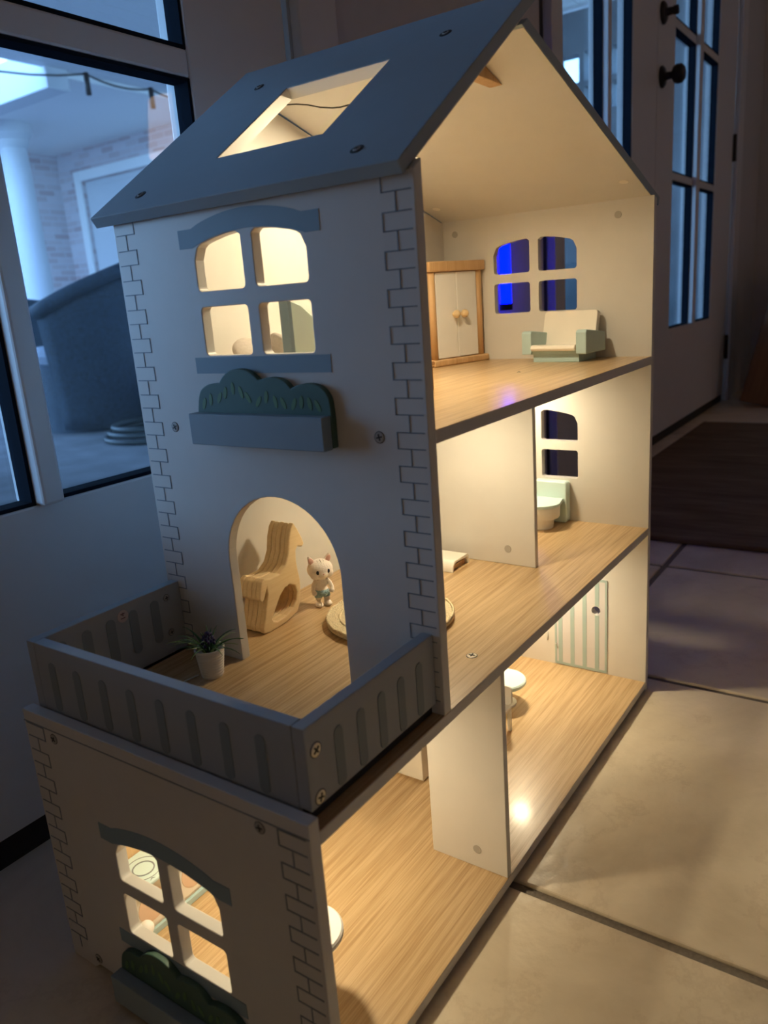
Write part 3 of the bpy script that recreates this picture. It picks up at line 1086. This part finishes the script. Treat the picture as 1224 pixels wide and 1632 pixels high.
# cream inner face and skylight reveal of the slope
liner = prism('roof_liner', [(ex + 0.012, YR0 + 0.0005), (rx - 0.014, YR0 + 0.0005), (rx - 0.014, DI), (ex + 0.012, DI)],
              [[(0.0424, 0.1024), (0.1379, 0.1024), (0.1379, 0.2113), (0.0424, 0.2113)]], FROOF, TH, TH + 0.0006, 'white_panel', roof_l)
bm = bmesh.new()
add_prism(bm, [(0.0420, 0.1020), (0.1383, 0.1020), (0.1383, 0.2117), (0.0420, 0.2117)], [[(0.0425, 0.1025), (0.1378, 0.1025), (0.1378, 0.2112), (0.0425, 0.2112)]], FROOF, 0.0006, TH)
finish('skylight_reveal', bm, 'white_panel', roof_l)
s2 = 0.2987
pk = (0.1760, 0.7340)
outer = [(0.5517, pk[1] - s2 * (0.5517 - pk[0])), (0.5545, pk[1] - s2 * (0.5517 - pk[0]) + 0.0095), (0.1865, 0.7405), (pk[0] + 0.0002, pk[1])]
roof_r = prism('roof_panel', outer, [], FY, YR0, YR1, 'grey_roof', house, 0.0006)
off = 0.0005
liner2 = prism('roof_liner', [(0.519, pk[1] - s2 * (0.519 - pk[0])), (0.519, pk[1] - s2 * (0.519 - pk[0]) - off), (pk[0] + 0.004, pk[1] - s2 * 0.004 - off), (pk[0] + 0.004, pk[1] - s2 * 0.004)], [], FY, YR0 + 0.0005, DI, 'white_panel', roof_r)
for x, y in ((0.0095, 0.2708), (0.0102, 0.0496), (0.1566, 0.0603), (0.1566, 0.2600)):
    bm = bmesh.new()
    add_lathe(bm, [(0.0052, -0.0004), (0.0052, 0.0003), (0, 0.0004)], 20)
    o = finish('screw_hole', bm, 'screw_dark', roof_l)
    o.matrix_local = Matrix.Translation(FROOF(x, y, 0)) @ nl.to_track_quat('Z', 'Y').to_matrix().to_4x4()
    screw(roof_l, Vector(FROOF(x, y, 0)) + nl * 0.0003, nl, 0.0030, mat='cap_grey')
nr = Vector((-s2, 0, -1)).normalized()
for y in (0.0209, 0.262):
    x = 0.4738
    o = lathe('screw_cap', [(0.0052, 0), (0.0052, 0.0003), (0, 0.0006)], 'cream', roof_r, 20)
    o.matrix_local = Matrix.Translation(Vector((x, y, pk[1] - s2 * (x - pk[0]))) + nr * 0.0005) @ nr.to_track_quat('Z', 'Y').to_matrix().to_4x4()
# triangular gusset blocks under the ridge
for y in (0.055,):
    zb = 0.7125
    prism('ridge_gusset', [(0.1455, zb), (pk[0] + (pk[1] - zb) / s2 - 0.002, zb), (pk[0] + 0.001, pk[1] - 0.0012)], [], FY, y, y + 0.013, 'toy_wood', house, 0.0006)

# --- balcony rails with printed slots
RZ0, RZ1 = 0.2420, 0.2985
RXO = -0.1490
r_left = box('balcony_rail', RXO, RXO + T, 0.0065 + 0.0098, 0.2840, Z1 + 0.0003, RZ1, 'grey_rail', house, 0.0006)
r_front = box('balcony_rail', RXO, -0.0012, 0.0060, 0.0158, RZ0, RZ1, 'grey_rail', house, 0.0006)
r_back = box('balcony_rail', RXO, -0.0004, 0.2842, 0.2940, Z1 + 0.0003, RZ1, 'grey_rail', house, 0.0006)
box('rail_gap_shadow', RXO + 0.002, -0.0012, 0.0105, 0.0156, Z1 + 0.0003, RZ0, 'screw_dark', r_front)  # black strip painted in as the shadow of the gap under the rail
for k in range(8):
    y = 0.2640 - 0.0315 * k
    prism('slot_print', rrect(y - 0.0044, y + 0.0044, 0.2432, 0.2850, 0.0043, 6), [], FX, RXO - EPS, RXO, 'print_slot', r_left)
for k in range(5):
    x = -0.0228 - 0.0238 * k
    prism('slot_print', rrect(x - 0.0043, x + 0.0043, 0.2432, 0.2850, 0.0042, 6), [], FY, 0.0060 - EPS, 0.0060, 'print_slot', r_front)
    x = -0.0312 - 0.0238 * k
    prism('slot_print', rrect(x - 0.0047, x + 0.0047, 0.2482, 0.2895, 0.0046, 6), [], FY, 0.2842 - EPS, 0.2842, 'print_slot', r_back)
for z in (0.2805, 0.2478):
    screw(r_front, (-0.1402, 0.0060, z), (0, -1, 0), 0.0046)
for z in (0.2874, 0.2530):
    screw(r_back, (-0.0168, 0.2842, z), (0, -1, 0), 0.0030, mat='cap_grey')
# round sticker with the number 14 turned on its side
st = prism('number_sticker', circle(-0.0655, 0.2885 - 0.0005, 0.0056, 28), [], FY, 0.2842 - 0.0006, 0.2842 - 0.0004, 'sticker', r_back)
fc = bpy.data.curves.new('sticker_number', 'FONT')
fc.body = '14'
fc.size = 0.0068
fc.align_x = 'CENTER'
fc.align_y = 'CENTER'
fc.extrude = 0.00005
fo = bpy.data.objects.new('tmp_text', fc)
COL.objects.link(fo)
dg = bpy.context.evaluated_depsgraph_get()
me = bpy.data.meshes.new_from_object(fo.evaluated_get(dg))
bpy.data.objects.remove(fo)
txt = link('sticker_number', me, 'ink', st)
txt.matrix_local = Matrix.Translation((-0.0655, 0.2842 - 0.0008, 0.2880)) @ Matrix.Rotation(math.radians(90), 4, 'X') @ Matrix.Rotation(math.radians(90), 4, 'Z')


# ================================================================== PUCK LIGHTS
def puck(loc, rot, label, watts=LED_W, spread=180):
    t = thing('puck_light', label, 'light', loc, 0, 'warm puck lights under the dollhouse ceilings')
    t.rotation_euler = rot
    bm = bmesh.new()
    add_lathe(bm, [(0, 0.0), (0.016, 0.0), (0.016, -0.004), (0.013, -0.005), (0.0125, -0.0035)], 24)
    finish('puck_body', bm, 'toy_white', t)
    lathe('lens', [(0.0125, -0.0035), (0.0, -0.0035)], 'led_lens', t, 24)
    ld = bpy.data.lights.new('puck_glow', 'AREA')
    ld.shape = 'DISK'
    ld.size = 0.022
    ld.energy = watts
    ld.color = LED
    o = bpy.data.objects.new('puck_glow', ld)
    COL.objects.link(o)
    o.parent = t
    o.location = (0, 0, -0.0062)
    return t


puck((0.218, 0.128, Z2 - T), (0, 0, 0), 'warm puck light on the ceiling over the rocking horse', LED_W * 0.78)
puck((0.450, 0.160, Z2 - T), (0, 0, 0), 'warm puck light on the ceiling over the toilet', LED_W * 0.78)
puck((0.434, 0.149, Z1 - T), (0, 0, 0), 'warm puck light on the ceiling near the closet door')
puck((-0.030, 0.150, Z1 - T), (0, 0, 0), 'warm puck light on the ceiling over the round white table', LED_W * 0.88)
puck((0.240, 0.140, 0.7140), (0, math.radians(16.6), 0), 'warm puck light under the ridge of the attic', LED_W * 2.3)

# wire of the attic light, seen through the skylight
tag(tube('light_wire', [(0.186, 0.277, 0.7280), (0.188, 0.262, 0.7262), (0.190, 0.2450, 0.7240), (0.190, 0.2314, 0.7210), (0.190, 0.2160, 0.7160), (0.190, 0.2020, 0.7130), (0.190, 0.1930, 0.7120), (0.190, 0.1853, 0.7121), (0.196, 0.170, 0.7140), (0.210, 0.155, 0.7165), (0.226, 0.142, 0.7160)], 0.0007, 'cord_black', None, 6),
    'thin dark wire crossing the skylight opening', 'wire')

# ================================================================== ATTIC FURNITURE
# wardrobe
ang = math.atan2(0.2211 - 0.248, 0.5171 - 0.4204)
wd = thing('toy_wardrobe', 'wooden toy wardrobe with two white doors in the attic corner', 'wardrobe', (0.4204, 0.2475, Z2), ang)
ww, wh_, wdp = 0.0985, 0.1300, 0.0270
box('carcass', 0.003, ww - 0.003, 0.004, wdp, 0.004, wh_ - 0.004, 'toy_wood', wd)
for a in (0.002, ww - 0.0115):
    tube('post', [(a + 0.0047, 0.0035, 0.003), (a + 0.0047, 0.0035, wh_ - 0.003)], 0.0052, 'toy_wood', wd, 12)
box('top_rail', -0.001, ww + 0.001, -0.004, wdp, wh_ - 0.0125, wh_, 'toy_wood', wd, 0.0016)
box('bottom_rail', -0.001, ww + 0.003, -0.005, wdp, 0.0, 0.0085, 'toy_wood', wd, 0.0020)
for k, (a, b) in enumerate(((0.0125, 0.0488), (0.0496, 0.0858))):
    dr = box('door', a, b, 0.0005, 0.004, 0.0095, wh_ - 0.0135, 'toy_white', wd, 0.0006)
    kx = 0.0420 if k == 0 else 0.0570
    bm = bmesh.new()
    add_ball(bm, (kx, -0.0050, 0.0640), (0.0052, 0.0050, 0.0052))
    add_tube(bm, [(kx, 0.0008, 0.064), (kx, -0.002, 0.064)], 0.0026, 10)
    finish('knob', bm, 'ply_wood', dr, True)

# armchair (faces -x)
ac = thing('toy_armchair', 'mint toy armchair with cream seat and back by the attic wall', 'armchair', (0.4890, 0.0985, Z2), math.radians(-6))
ac.location.x = 0.4870
box('base', -0.020, 0.025, -0.0310, 0.0310, 0.0, 0.0098, 'mint', ac, 0.0006)


def arm_profile():
    return [(-0.0265, 0.0098), (-0.0265, 0.0350), (-0.0250, 0.0375), (-0.0220, 0.0382), (0.0250, 0.0325), (0.0265, 0.0098)]


for y0, y1 in ((0.0300, 0.0435), (-0.0435, -0.0300)):
    prism('arm', arm_profile(), [], FY, y0, y1, 'mint', ac, 0.0012)
bm = bmesh.new()
add_box(bm, -0.024, 0.014, -0.0300, 0.0300, 0.0098, 0.0150)
finish('seat_frame', bm, 'mint', ac)
bm = bmesh.new()
add_prism(bm, [(-0.0280, 0.0140), (-0.0295, 0.0170), (-0.0280, 0.0205), (-0.0240, 0.0215), (0.0150, 0.0180), (0.0150, 0.0140)], [], FY, -0.0298, 0.0298)
finish('seat_cushion', bm, 'cream', ac, False, 0.0008)
bm = bmesh.new()
mm = Matrix.Translation((0.0135, 0, 0.0145)) @ Matrix.Rotation(math.radians(14), 4, 'Y')
b2 = bmesh.new()
add_prism(b2, rrect(-0.0360, 0.0360, 0.0, 0.0450, 0.004, 4), [], FX, -0.004, 0.004)
bmesh.ops.transform(b2, matrix=mm, verts=b2.verts[:])
bm.free()
finish('backrest', b2, 'cream', ac, False, 0.0008)

# bed standing inside the facade window
bd = thing('toy_bed', 'small wooden toy bed with mint headboard behind the attic window', 'bed', (0.0, 0.0, Z2))
box('bed_frame', 0.058, 0.172, 0.168, 0.276, 0.012, 0.024, 'toy_wood', bd, 0.001)
box('mattress', 0.062, 0.168, 0.169, 0.272, 0.024, 0.040, 'cream', bd, 0.004, 3)
hb = [(0.0535, 0.0), (0.172, 0.0), (0.172, 0.060), (0.130, 0.062), (0.100, 0.070), (0.078, 0.082), (0.066, 0.090), (0.0535, 0.094)]
prism('headboard', hb, [], FY, 0.1585, 0.1675, 'mint_light', bd, 0.001)
box('headboard_edge', 0.0490, 0.0535, 0.1580, 0.1680, 0.0, 0.095, 'blue_edge', bd, 0.0008)
for x in (0.060, 0.162):
    box('leg', x, x + 0.007, 0.266, 0.273, 0.0, 0.012, 'toy_wood', bd)
for pos, rr, lab in (((0.098, 0.2135, 0.0545), (0.9, 0.3, 0.9), 'grey pillow on the attic bed, nearer the headboard'),
                     ((0.098, 0.2560, 0.0520), (0.7, -0.3, 0.3), 'grey pillow on the attic bed, at the far end')):
    bm = bmesh.new()
    add_box(bm, -0.023, 0.023, -0.017, 0.017, -0.008, 0.008)
    p = finish('toy_pillow', bm, 'pillow_grey')
    sd = p.modifiers.new('sub', 'SUBSURF')
    sd.levels = sd.render_levels = 3
    for f in p.data.polygons:
        f.use_smooth = True
    p.location = (pos[0], pos[1], Z2 + pos[2])
    p.rotation_euler = rr
    tag(p, lab, 'pillow', 'pillows on the attic bed')
# wooden stool whose corner shows at the facade edge
ts = thing('wooden_stool', 'little wooden stool just inside the attic front edge', 'stool', (0.196, 0.132, Z2))
box('seat', -0.020, 0.014, -0.014, 0.020, 0.024, 0.029, 'toy_wood', ts, 0.001)
for x in (-0.018, 0.006):
    box('leg', x, x + 0.007, -0.012, 0.018, 0.0, 0.024, 'toy_wood', ts, 0.0008)

# ================================================================== MIDDLE FLOOR
# rocking horse of stacked plywood layers
HO = [(0.1078, 0.3305), (0.1131, 0.3225), (0.1185, 0.312), (0.1208, 0.3051), (0.1176, 0.3023), (0.1107, 0.3047), (0.1075, 0.3015), (0.1066, 0.2904), (0.1077, 0.2796), (0.1093, 0.2702), (0.1083, 0.2561), (0.1053, 0.2444), (0.1009, 0.2380), (0.0842, 0.2335), (0.0694, 0.2322), (0.0573, 0.2322), (0.0499, 0.2338), (0.0496, 0.2389), (0.0541, 0.2494), (0.061, 0.2712), (0.0607, 0.2764), (0.0553, 0.2668), (0.0518, 0.2657), (0.0497, 0.2693), (0.0509, 0.2769), (0.0544, 0.2852), (0.0591, 0.2871), (0.0666, 0.2854), (0.0803, 0.2857), (0.0899, 0.2917), (0.0959, 0.302), (0.0989, 0.3154), (0.1029, 0.3254)]
HH = [(0.0698, 0.2526), (0.078, 0.2629), (0.0857, 0.2688), (0.0935, 0.2700), (0.1008, 0.2662), (0.1030, 0.2581), (0.1005, 0.2504), (0.0950, 0.2446), (0.0845, 0.2401), (0.0704, 0.2390), (0.0645, 0.2412), (0.0635, 0.2445)]
rh = thing('rocking_horse', 'plywood rocking horse of stacked layers inside the arched doorway', 'rocking horse', (0.080, 0.231, Z1))


def inset(pts, d):
    # move every outline point inward by d along its averaged edge normal (clockwise outlines)
    if d == 0:
        return pts
    n, out = len(pts), []
    for i in range(n):
        a, b = Vector(pts[i - 1]), Vector(pts[(i + 1) % n])
        t = (b - a).normalized()
        nrm = Vector((t.y, -t.x))
        q = Vector(pts[i]) + nrm * d
        out.append((q.x, max(q.y, 0.0001)))
    return out


for k in range(5):
    prism('plywood_layer', inset([((a - 0.080), (b - Z1)) for a, b in HO], 0.0004 * (k % 2)), [inset([((a - 0.080), (b - Z1)) for a, b in HH], -0.0004 * (k % 2))], FY, 0.0060 * k, 0.0060 * k + 0.0059, 'ply_wood', rh, 0.0014, 3)

# kitten figurine
kt = thing('kitten_figurine', 'small cream toy kitten in blue knitted shorts beside the rocking horse', 'figurine', (0.1365, 0.2270, Z1), math.radians(-32))
# local frame: faces -Y before rotation
bm = bmesh.new()
add_ball(bm, (0, 0, 0.0405), (0.0138, 0.0120, 0.0108), None, 24, 16)           # head
add_ball(bm, (0, -0.0088, 0.0372), (0.0058, 0.0040, 0.0040))                    # muzzle
add_ball(bm, (0.0070, -0.0050, 0.0368), (0.0058, 0.0056, 0.0052))               # cheeks
add_ball(bm, (-0.0070, -0.0050, 0.0368), (0.0058, 0.0056, 0.0052))
add_ball(bm, (0, 0.0005, 0.0245), (0.0066, 0.0056, 0.0080))                     # chest
add_ball(bm, (0, -0.0002, 0.0170), (0.0072, 0.0062, 0.0070))                    # belly
add_tube(bm, [(0, 0, 0.028), (0, 0, 0.034)], 0.0045, 10)
for s in (-1, 1):
    add_tube(bm, [(s * 0.0050, 0, 0.0285), (s * 0.0088, -0.0008, 0.0240), (s * 0.0104, -0.0024, 0.0195), (s * 0.0098, -0.0040, 0.0170)], 0.0027, 10, False, [1.1, 1.0, 0.9, 0.95])
    add_ball(bm, (s * 0.0097, -0.0042, 0.0165), (0.0028, 0.0028, 0.0028))
    add_tube(bm, [(s * 0.0040, 0, 0.0150), (s * 0.0046, -0.0004, 0.0080), (s * 0.0046, -0.0004, 0.0025)], 0.0036, 10, False, [1.1, 0.95, 0.95])
    add_ball(bm, (s * 0.0050, -0.0028, 0.0026), (0.0040, 0.0060, 0.0027))       # feet
    # ears: cones leaning out
    m = Matrix.Translation((s * 0.0092, 0.0005, 0.0510)) @ Euler((0.1, s * 0.45, 0)).to_matrix().to_4x4()
    bmesh.ops.create_cone(bm, cap_ends=True, segments=12, radius1=0.0050, radius2=0.0012, depth=0.0110, matrix=m @ Matrix.Diagonal((1, 0.55, 1, 1)))
body = finish('kitten_body', bm, 'cat_fur', kt, True)
rm = body.modifiers.new('remesh', 'REMESH')
rm.mode = 'VOXEL'
rm.voxel_size = 0.00055
rm.use_smooth_shade = True
sm = body.modifiers.new('smooth', 'SMOOTH')
sm.factor = 0.6
sm.iterations = 4
for s in (-1, 1):
    ball('eye', (s * 0.0056, -0.0102, 0.0402), (0.0019, 0.0011, 0.0024), 'eye_black', kt)
    m = Matrix.Translation((s * 0.0094, -0.0020, 0.0508)) @ Euler((0.1, s * 0.45, 0)).to_matrix().to_4x4()
    bm = bmesh.new()
    add_ball(bm, (0, 0, 0), (0.0027, 0.0008, 0.0042))
    bmesh.ops.transform(bm, matrix=m, verts=bm.verts[:])
    finish('inner_ear', bm, 'cat_pink', kt, True)
ball('nose', (0, -0.0128, 0.0384), (0.0010, 0.0006, 0.0007), 'cat_pink', kt, None, 10, 6)
for dx in (-0.0032, 0, 0.0032):
    bm = bmesh.new()
    add_ball(bm, (dx, -0.0050, 0.0497 - abs(dx) * 0.25), (0.0006, 0.0036, 0.0010), (0.6, 0, 0), 10, 6)
    finish('head_stripe', bm, 'cat_stripe', kt, True)
bm = bmesh.new()
add_ball(bm, (0, -0.0002, 0.0158), (0.0079, 0.0069, 0.0056), None, 20, 12)
for s in (-1, 1):
    add_tube(bm, [(s * 0.0040, 0, 0.0150), (s * 0.0044, -0.0002, 0.0100)], 0.0044, 12)
shorts = finish('knit_shorts', bm, 'knit_blue', kt, True)
rm = shorts.modifiers.new('remesh', 'REMESH')
rm.mode = 'VOXEL'
rm.voxel_size = 0.0005
rm.use_smooth_shade = True

# woven round mat
rg = thing('woven_mat', 'round woven straw mat on the middle floor behind the facade', 'mat', (0.136, 0.141, Z1))
bm = bmesh.new()
prof = [(0, 0.0), (0.0600, 0.0), (0.0635, 0.0025), (0.0635, 0.0050), (0.0615, 0.0068)]
r = 0.0615
while r > 0.004:
    prof += [(r - 0.0014, 0.0060), (r - 0.0040, 0.0072)]
    r -= 0.0054
prof += [(0, 0.0064)]
add_lathe(bm, prof, 48)
finish('mat_body', bm, 'woven_mat', rg, True)
for k, rr in enumerate((0.0625, 0.050, 0.036, 0.022)):
    ring = []
    for i in range(72):
        a = 2 * math.pi * i / 72
        ring.append((rr * math.cos(a), rr * math.sin(a), 0.0068 + 0.0006 * math.sin(18 * a)))
    tube('braid', ring, 0.0014, 'woven_mat', rg, 6, True)

# low cream bench at the divider
bn = thing('toy_bench', 'low cream curved bench at the foot of the middle divider', 'bench', (0.2750, 0.1490, Z1))
prof_o, prof_i = [], []
w_, h_ = 0.040, 0.0125
for i in range(9):
    a = math.pi - math.pi / 2 * i / 8
    prof_o.append((0.0095 + 0.0095 * math.cos(a), 0.0 + h_ * math.sin(a)))
prof_o = [(0, 0)] + prof_o[1:] + [(w_ - 0.004, h_), (w_, h_ - 0.003), (w_, 0), (w_ - 0.003, 0), (w_ - 0.003, h_ - 0.004), (0.0095, h_ - 0.0030), (0.0045, h_ - 0.0055), (0.0030, 0)]
prism('bench_shell', prof_o, [], FY, 0.0, 0.110, 'cream', bn, 0.0005)
box('bench_core', 0.0035, w_ - 0.0035, 0.004, 0.106, 0.0, 0.0055, 'toy_wood', bn)

# toilet
to = thing('toy_toilet', 'white toy toilet with mint lid and tank below the bathroom window', 'toilet', (0.5185, 0.1275, Z1))
tk = prism('tank', rrect(-0.0240, 0.0240, 0.0, 0.0560, 0.004, 5), [], FX, -0.0140, -0.0005, 'mint_light', to, 0.0018, 3)
lathe('bowl', [(0, 0.0), (0.0150, 0.0), (0.0160, 0.010), (0.0165, 0.0130), (0.0225, 0.0145), (0.0235, 0.0160), (0.0240, 0.0290), (0.0235, 0.0300), (0, 0.0300)], 'toy_white', to, 36, (-0.0405, 0, 0))
lid_pts = [(-0.0405 + 0.0252 * math.cos(a), 0.0252 * math.sin(a)) for a in [math.radians(90 + 180 * i / 20) for i in range(21)]]
lid_pts += [(-0.0145, -0.0200), (-0.0145, 0.0200)]
prism('lid', lid_pts, [], FZ, 0.0302, 0.0345, 'mint_light', to, 0.0009)

# ================================================================== LOWER FLOOR


def round_table(loc, r, h, top_mat, label, name='round_table', cat='table', group=None):
    t = thing(name, label, cat, loc, 0, group)
    lathe('table_top', [(0, h - 0.007), (r - 0.002, h - 0.007), (r, h - 0.005), (r, h - 0.0015), (r - 0.0015, h), (0, h)], top_mat, t, 40)
    lathe('pedestal', [(0, 0.004), (0.0048, 0.004), (0.0040, 0.012), (0.0040, h - 0.007), (0, h - 0.007)], 'toy_white', t, 20)
    lathe('foot', [(0, 0), (r * 0.55, 0), (r * 0.55, 0.0025), (0.005, 0.005), (0, 0.005)], 'toy_white', t, 28)
    return t


round_table((-0.0919, 0.0798, Z0), 0.0285, 0.060, 'toy_white', 'round white toy table in the lower left room')
round_table((0.3840, 0.1440, Z0), 0.0290, 0.036, 'mint_light', 'pale mint round stool in the lower right room', 'round_stool', 'stool')
# chair with wooden back behind the near table
ch = thing('toy_chair', 'small toy chair with tan wooden back beside the round white table', 'chair', (-0.0800, 0.1150, Z0))
box('seat', -0.016, 0.012, -0.014, 0.014, 0.032, 0.037, 'toy_white', ch, 0.001)
box('backrest', 0.0080, 0.0125, -0.0150, 0.0140, 0.037, 0.082, 'toy_wood', ch, 0.0012)
for x in (-0.014, 0.006):
    for y in (-0.012, 0.008):
        box('leg', x, x + 0.004, y, y + 0.004, 0.0, 0.032, 'toy_wood', ch)
# white chair just behind the lower divider
wc = thing('white_chair', 'white toy chair partly hidden behind the lower divider', 'chair', (0.3160, 0.1180, Z0))
box('seat', -0.015, 0.013, -0.012, 0.012, 0.030, 0.034, 'toy_white', wc, 0.001)
prism('backrest', rrect(-0.013, 0.013, 0.034, 0.060, 0.006, 4), [], FX, 0.010, 0.0135, 'toy_white', wc, 0.0008)
for x in (-0.014, 0.009):
    for y in (-0.011, 0.007):
        box('leg', x, x + 0.004, y, y + 0.004, 0.0, 0.030, 'toy_white', wc)
# cream cabinet seen through the gap beside the divider
cb = thing('cream_cabinet', 'cream toy cabinet beside the lower divider at the back', 'cabinet', (0.182, 0.146, Z0))
box('body', 0.0, 0.035, 0.0, 0.060, 0.0030, 0.046, 'cream', cb, 0.001)
box('top', -0.001, 0.036, -0.001, 0.061, 0.046, 0.050, 'toy_white', cb, 0.0012)
box('plinth', 0.004, 0.033, 0.002, 0.058, 0.0, 0.003, 'cream', cb)
# wooden dresser beyond the stool
dr_ = thing('wooden_dresser', 'brown wooden toy dresser behind the pale stool', 'dresser', (0.440, 0.192, Z0))
box('body', 0.0, 0.060, 0.0, 0.040, 0.006, 0.080, 'toy_wood', dr_, 0.001)
for x in (0.001, 0.053):
    for y in (0.001, 0.033):
        box('leg', x, x + 0.006, y, y + 0.006, 0.0, 0.006, 'toy_wood', dr_)
for z in (0.010, 0.034, 0.058):
    q = box('drawer', -0.0012, 0.0, 0.003, 0.037, z, z + 0.020, 'ply_wood', dr_, 0.0004)
    ball('knob', (-0.0030, 0.020, z + 0.010), (0.0022, 0.0022, 0.0022), 'toy_wood', q, None, 10, 6)

# toy kitchen stove just inside the lower window
kv = thing('toy_stove', 'pale mint toy stove with ring burner inside the lower window', 'stove', (-0.148, 0.0, Z0))
box('plinth', 0.001, 0.098, 0.2375, 0.276, 0.0, 0.006, 'mint', kv, 0.0005)
box('body', 0.0, 0.100, 0.2400, 0.276, 0.006, 0.058, 'cream', kv, 0.0008)
tp = box('cooktop', -0.001, 0.101, 0.2280, 0.2700, 0.058, 0.061, 'mint_light', kv, 0.0006)
for cx in (0.0354, 0.076):
    for ra, rb in ((0.0150, 0.0154), (0.0086, 0.0098)):
        prism('burner_ring', circle(cx, 0.2480, rb, 36), [circle(cx, 0.2480, ra, 36)], FZ, 0.061, 0.0613, 'print_line', tp)
    prism('burner_mark', [(cx - 0.007, 0.2300), (cx - 0.004, 0.2325), (cx - 0.002, 0.2300), (cx - 0.004, 0.2312)], [], FZ, 0.061, 0.0613, 'print_line', tp)
box('back_board', 0.0, 0.100, 0.2705, 0.2765, 0.058, 0.120, 'toy_wood', kv, 0.001)
for x0, x1 in ((0.004, 0.048), (0.052, 0.096)):
    q = box('oven_door', x0, x1, 0.2385, 0.2400, 0.010, 0.054, 'cream', kv, 0.0005)
    c = (x0 + x1) / 2 + 0.006
    prism('oven_window', circle(c, 0.030, 0.0150, 28), [], FY, 0.2381, 0.2386, 'peach', q)
ball('oven_knob', (0.0185, 0.2325, 0.0190), (0.0064, 0.0064, 0.0064), 'toy_white', kv)

# ================================================================== POTTED PLANT ON THE BALCONY
pp = thing('potted_plant', 'small white ribbed pot with spiky green plant on the balcony', 'plant', (-0.0335, 0.2150, Z1))
prof = [(0, 0.0), (0.0088, 0.0)]
for k in range(9):
    z = 0.0015 + k * 0.0026
    rad = 0.0094 + 0.0034 * (z / 0.0255)
    prof += [(rad, z), (rad + 0.0003, z + 0.0010), (rad - 0.0001, z + 0.0018)]
prof += [(0.0132, 0.0248), (0.0132, 0.0268), (0.0118, 0.0268), (0.0115, 0.0235), (0, 0.0235)]
lathe('pot', prof, 'pot_white', pp, 32)
lathe('soil', [(0.0116, 0.0230), (0, 0.0240)], 'threshold_black', pp, 20, smooth=False)
rnd = random.Random(3)
for k in range(30):
    a = 2 * math.pi * k / 30 + rnd.uniform(-0.1, 0.1)
    L = rnd.uniform(0.020, 0.036)
    el = rnd.uniform(0.35, 1.25)
    bm = bmesh.new()
    n = 6
    wv = []
    dirx = Vector((math.cos(a), math.sin(a), 0))
    side = Vector((-math.sin(a), math.cos(a), 0))
    p = Vector((0, 0, 0.0235)) + dirx * rnd.uniform(0.001, 0.006)
    e = el
    for i in range(n + 1):
        f = i / n
        wd_ = 0.00135 * (1 - f) ** 0.7 + 0.0001
        wv.append((bm.verts.new(p + side * wd_), bm.verts.new(p - side * wd_), bm.verts.new(p + Vector((0, 0, 0.0004)))))
        p = p + (dirx * math.cos(e) + Vector((0, 0, 1)) * math.sin(e)) * (L / n)
        e -= 0.20
    for i in range(n):
        a0, b0, c0 = wv[i]
        a1, b1, c1 = wv[i + 1]
        bm.faces.new((a0, c0, c1, a1))
        bm.faces.new((c0, b0, b1, c1))
        bm.faces.new((b0, a0, a1, b1))
    finish('leaf_blade', bm, 'grass_tip' if k % 4 == 0 else 'grass', pp, True)
bm = bmesh.new()
for k in range(26):
    a = k * 2.4
    rr = 0.0012 * math.sqrt(k)
    add_ball(bm, (rr * math.cos(a), rr * math.sin(a) , 0.030 + 0.010 * (1 - k / 26) + rnd.uniform(-0.001, 0.001)), (0.0014, 0.0014, 0.0018), None, 8, 6)
o = finish('flower_buds', bm, 'purple_bud', pp, True)
o['kind'] = 'stuff'
tag(tube('white_thread', [(-0.040, 0.226, Z1 + 0.0008), (-0.052, 0.228, Z1 + 0.0008), (-0.066, 0.227, Z1 + 0.0008), (-0.078, 0.231, Z1 + 0.0008)], 0.0006, 'toy_white', None, 6), 'thin white thread lying on the balcony floor by the pot', 'thread')
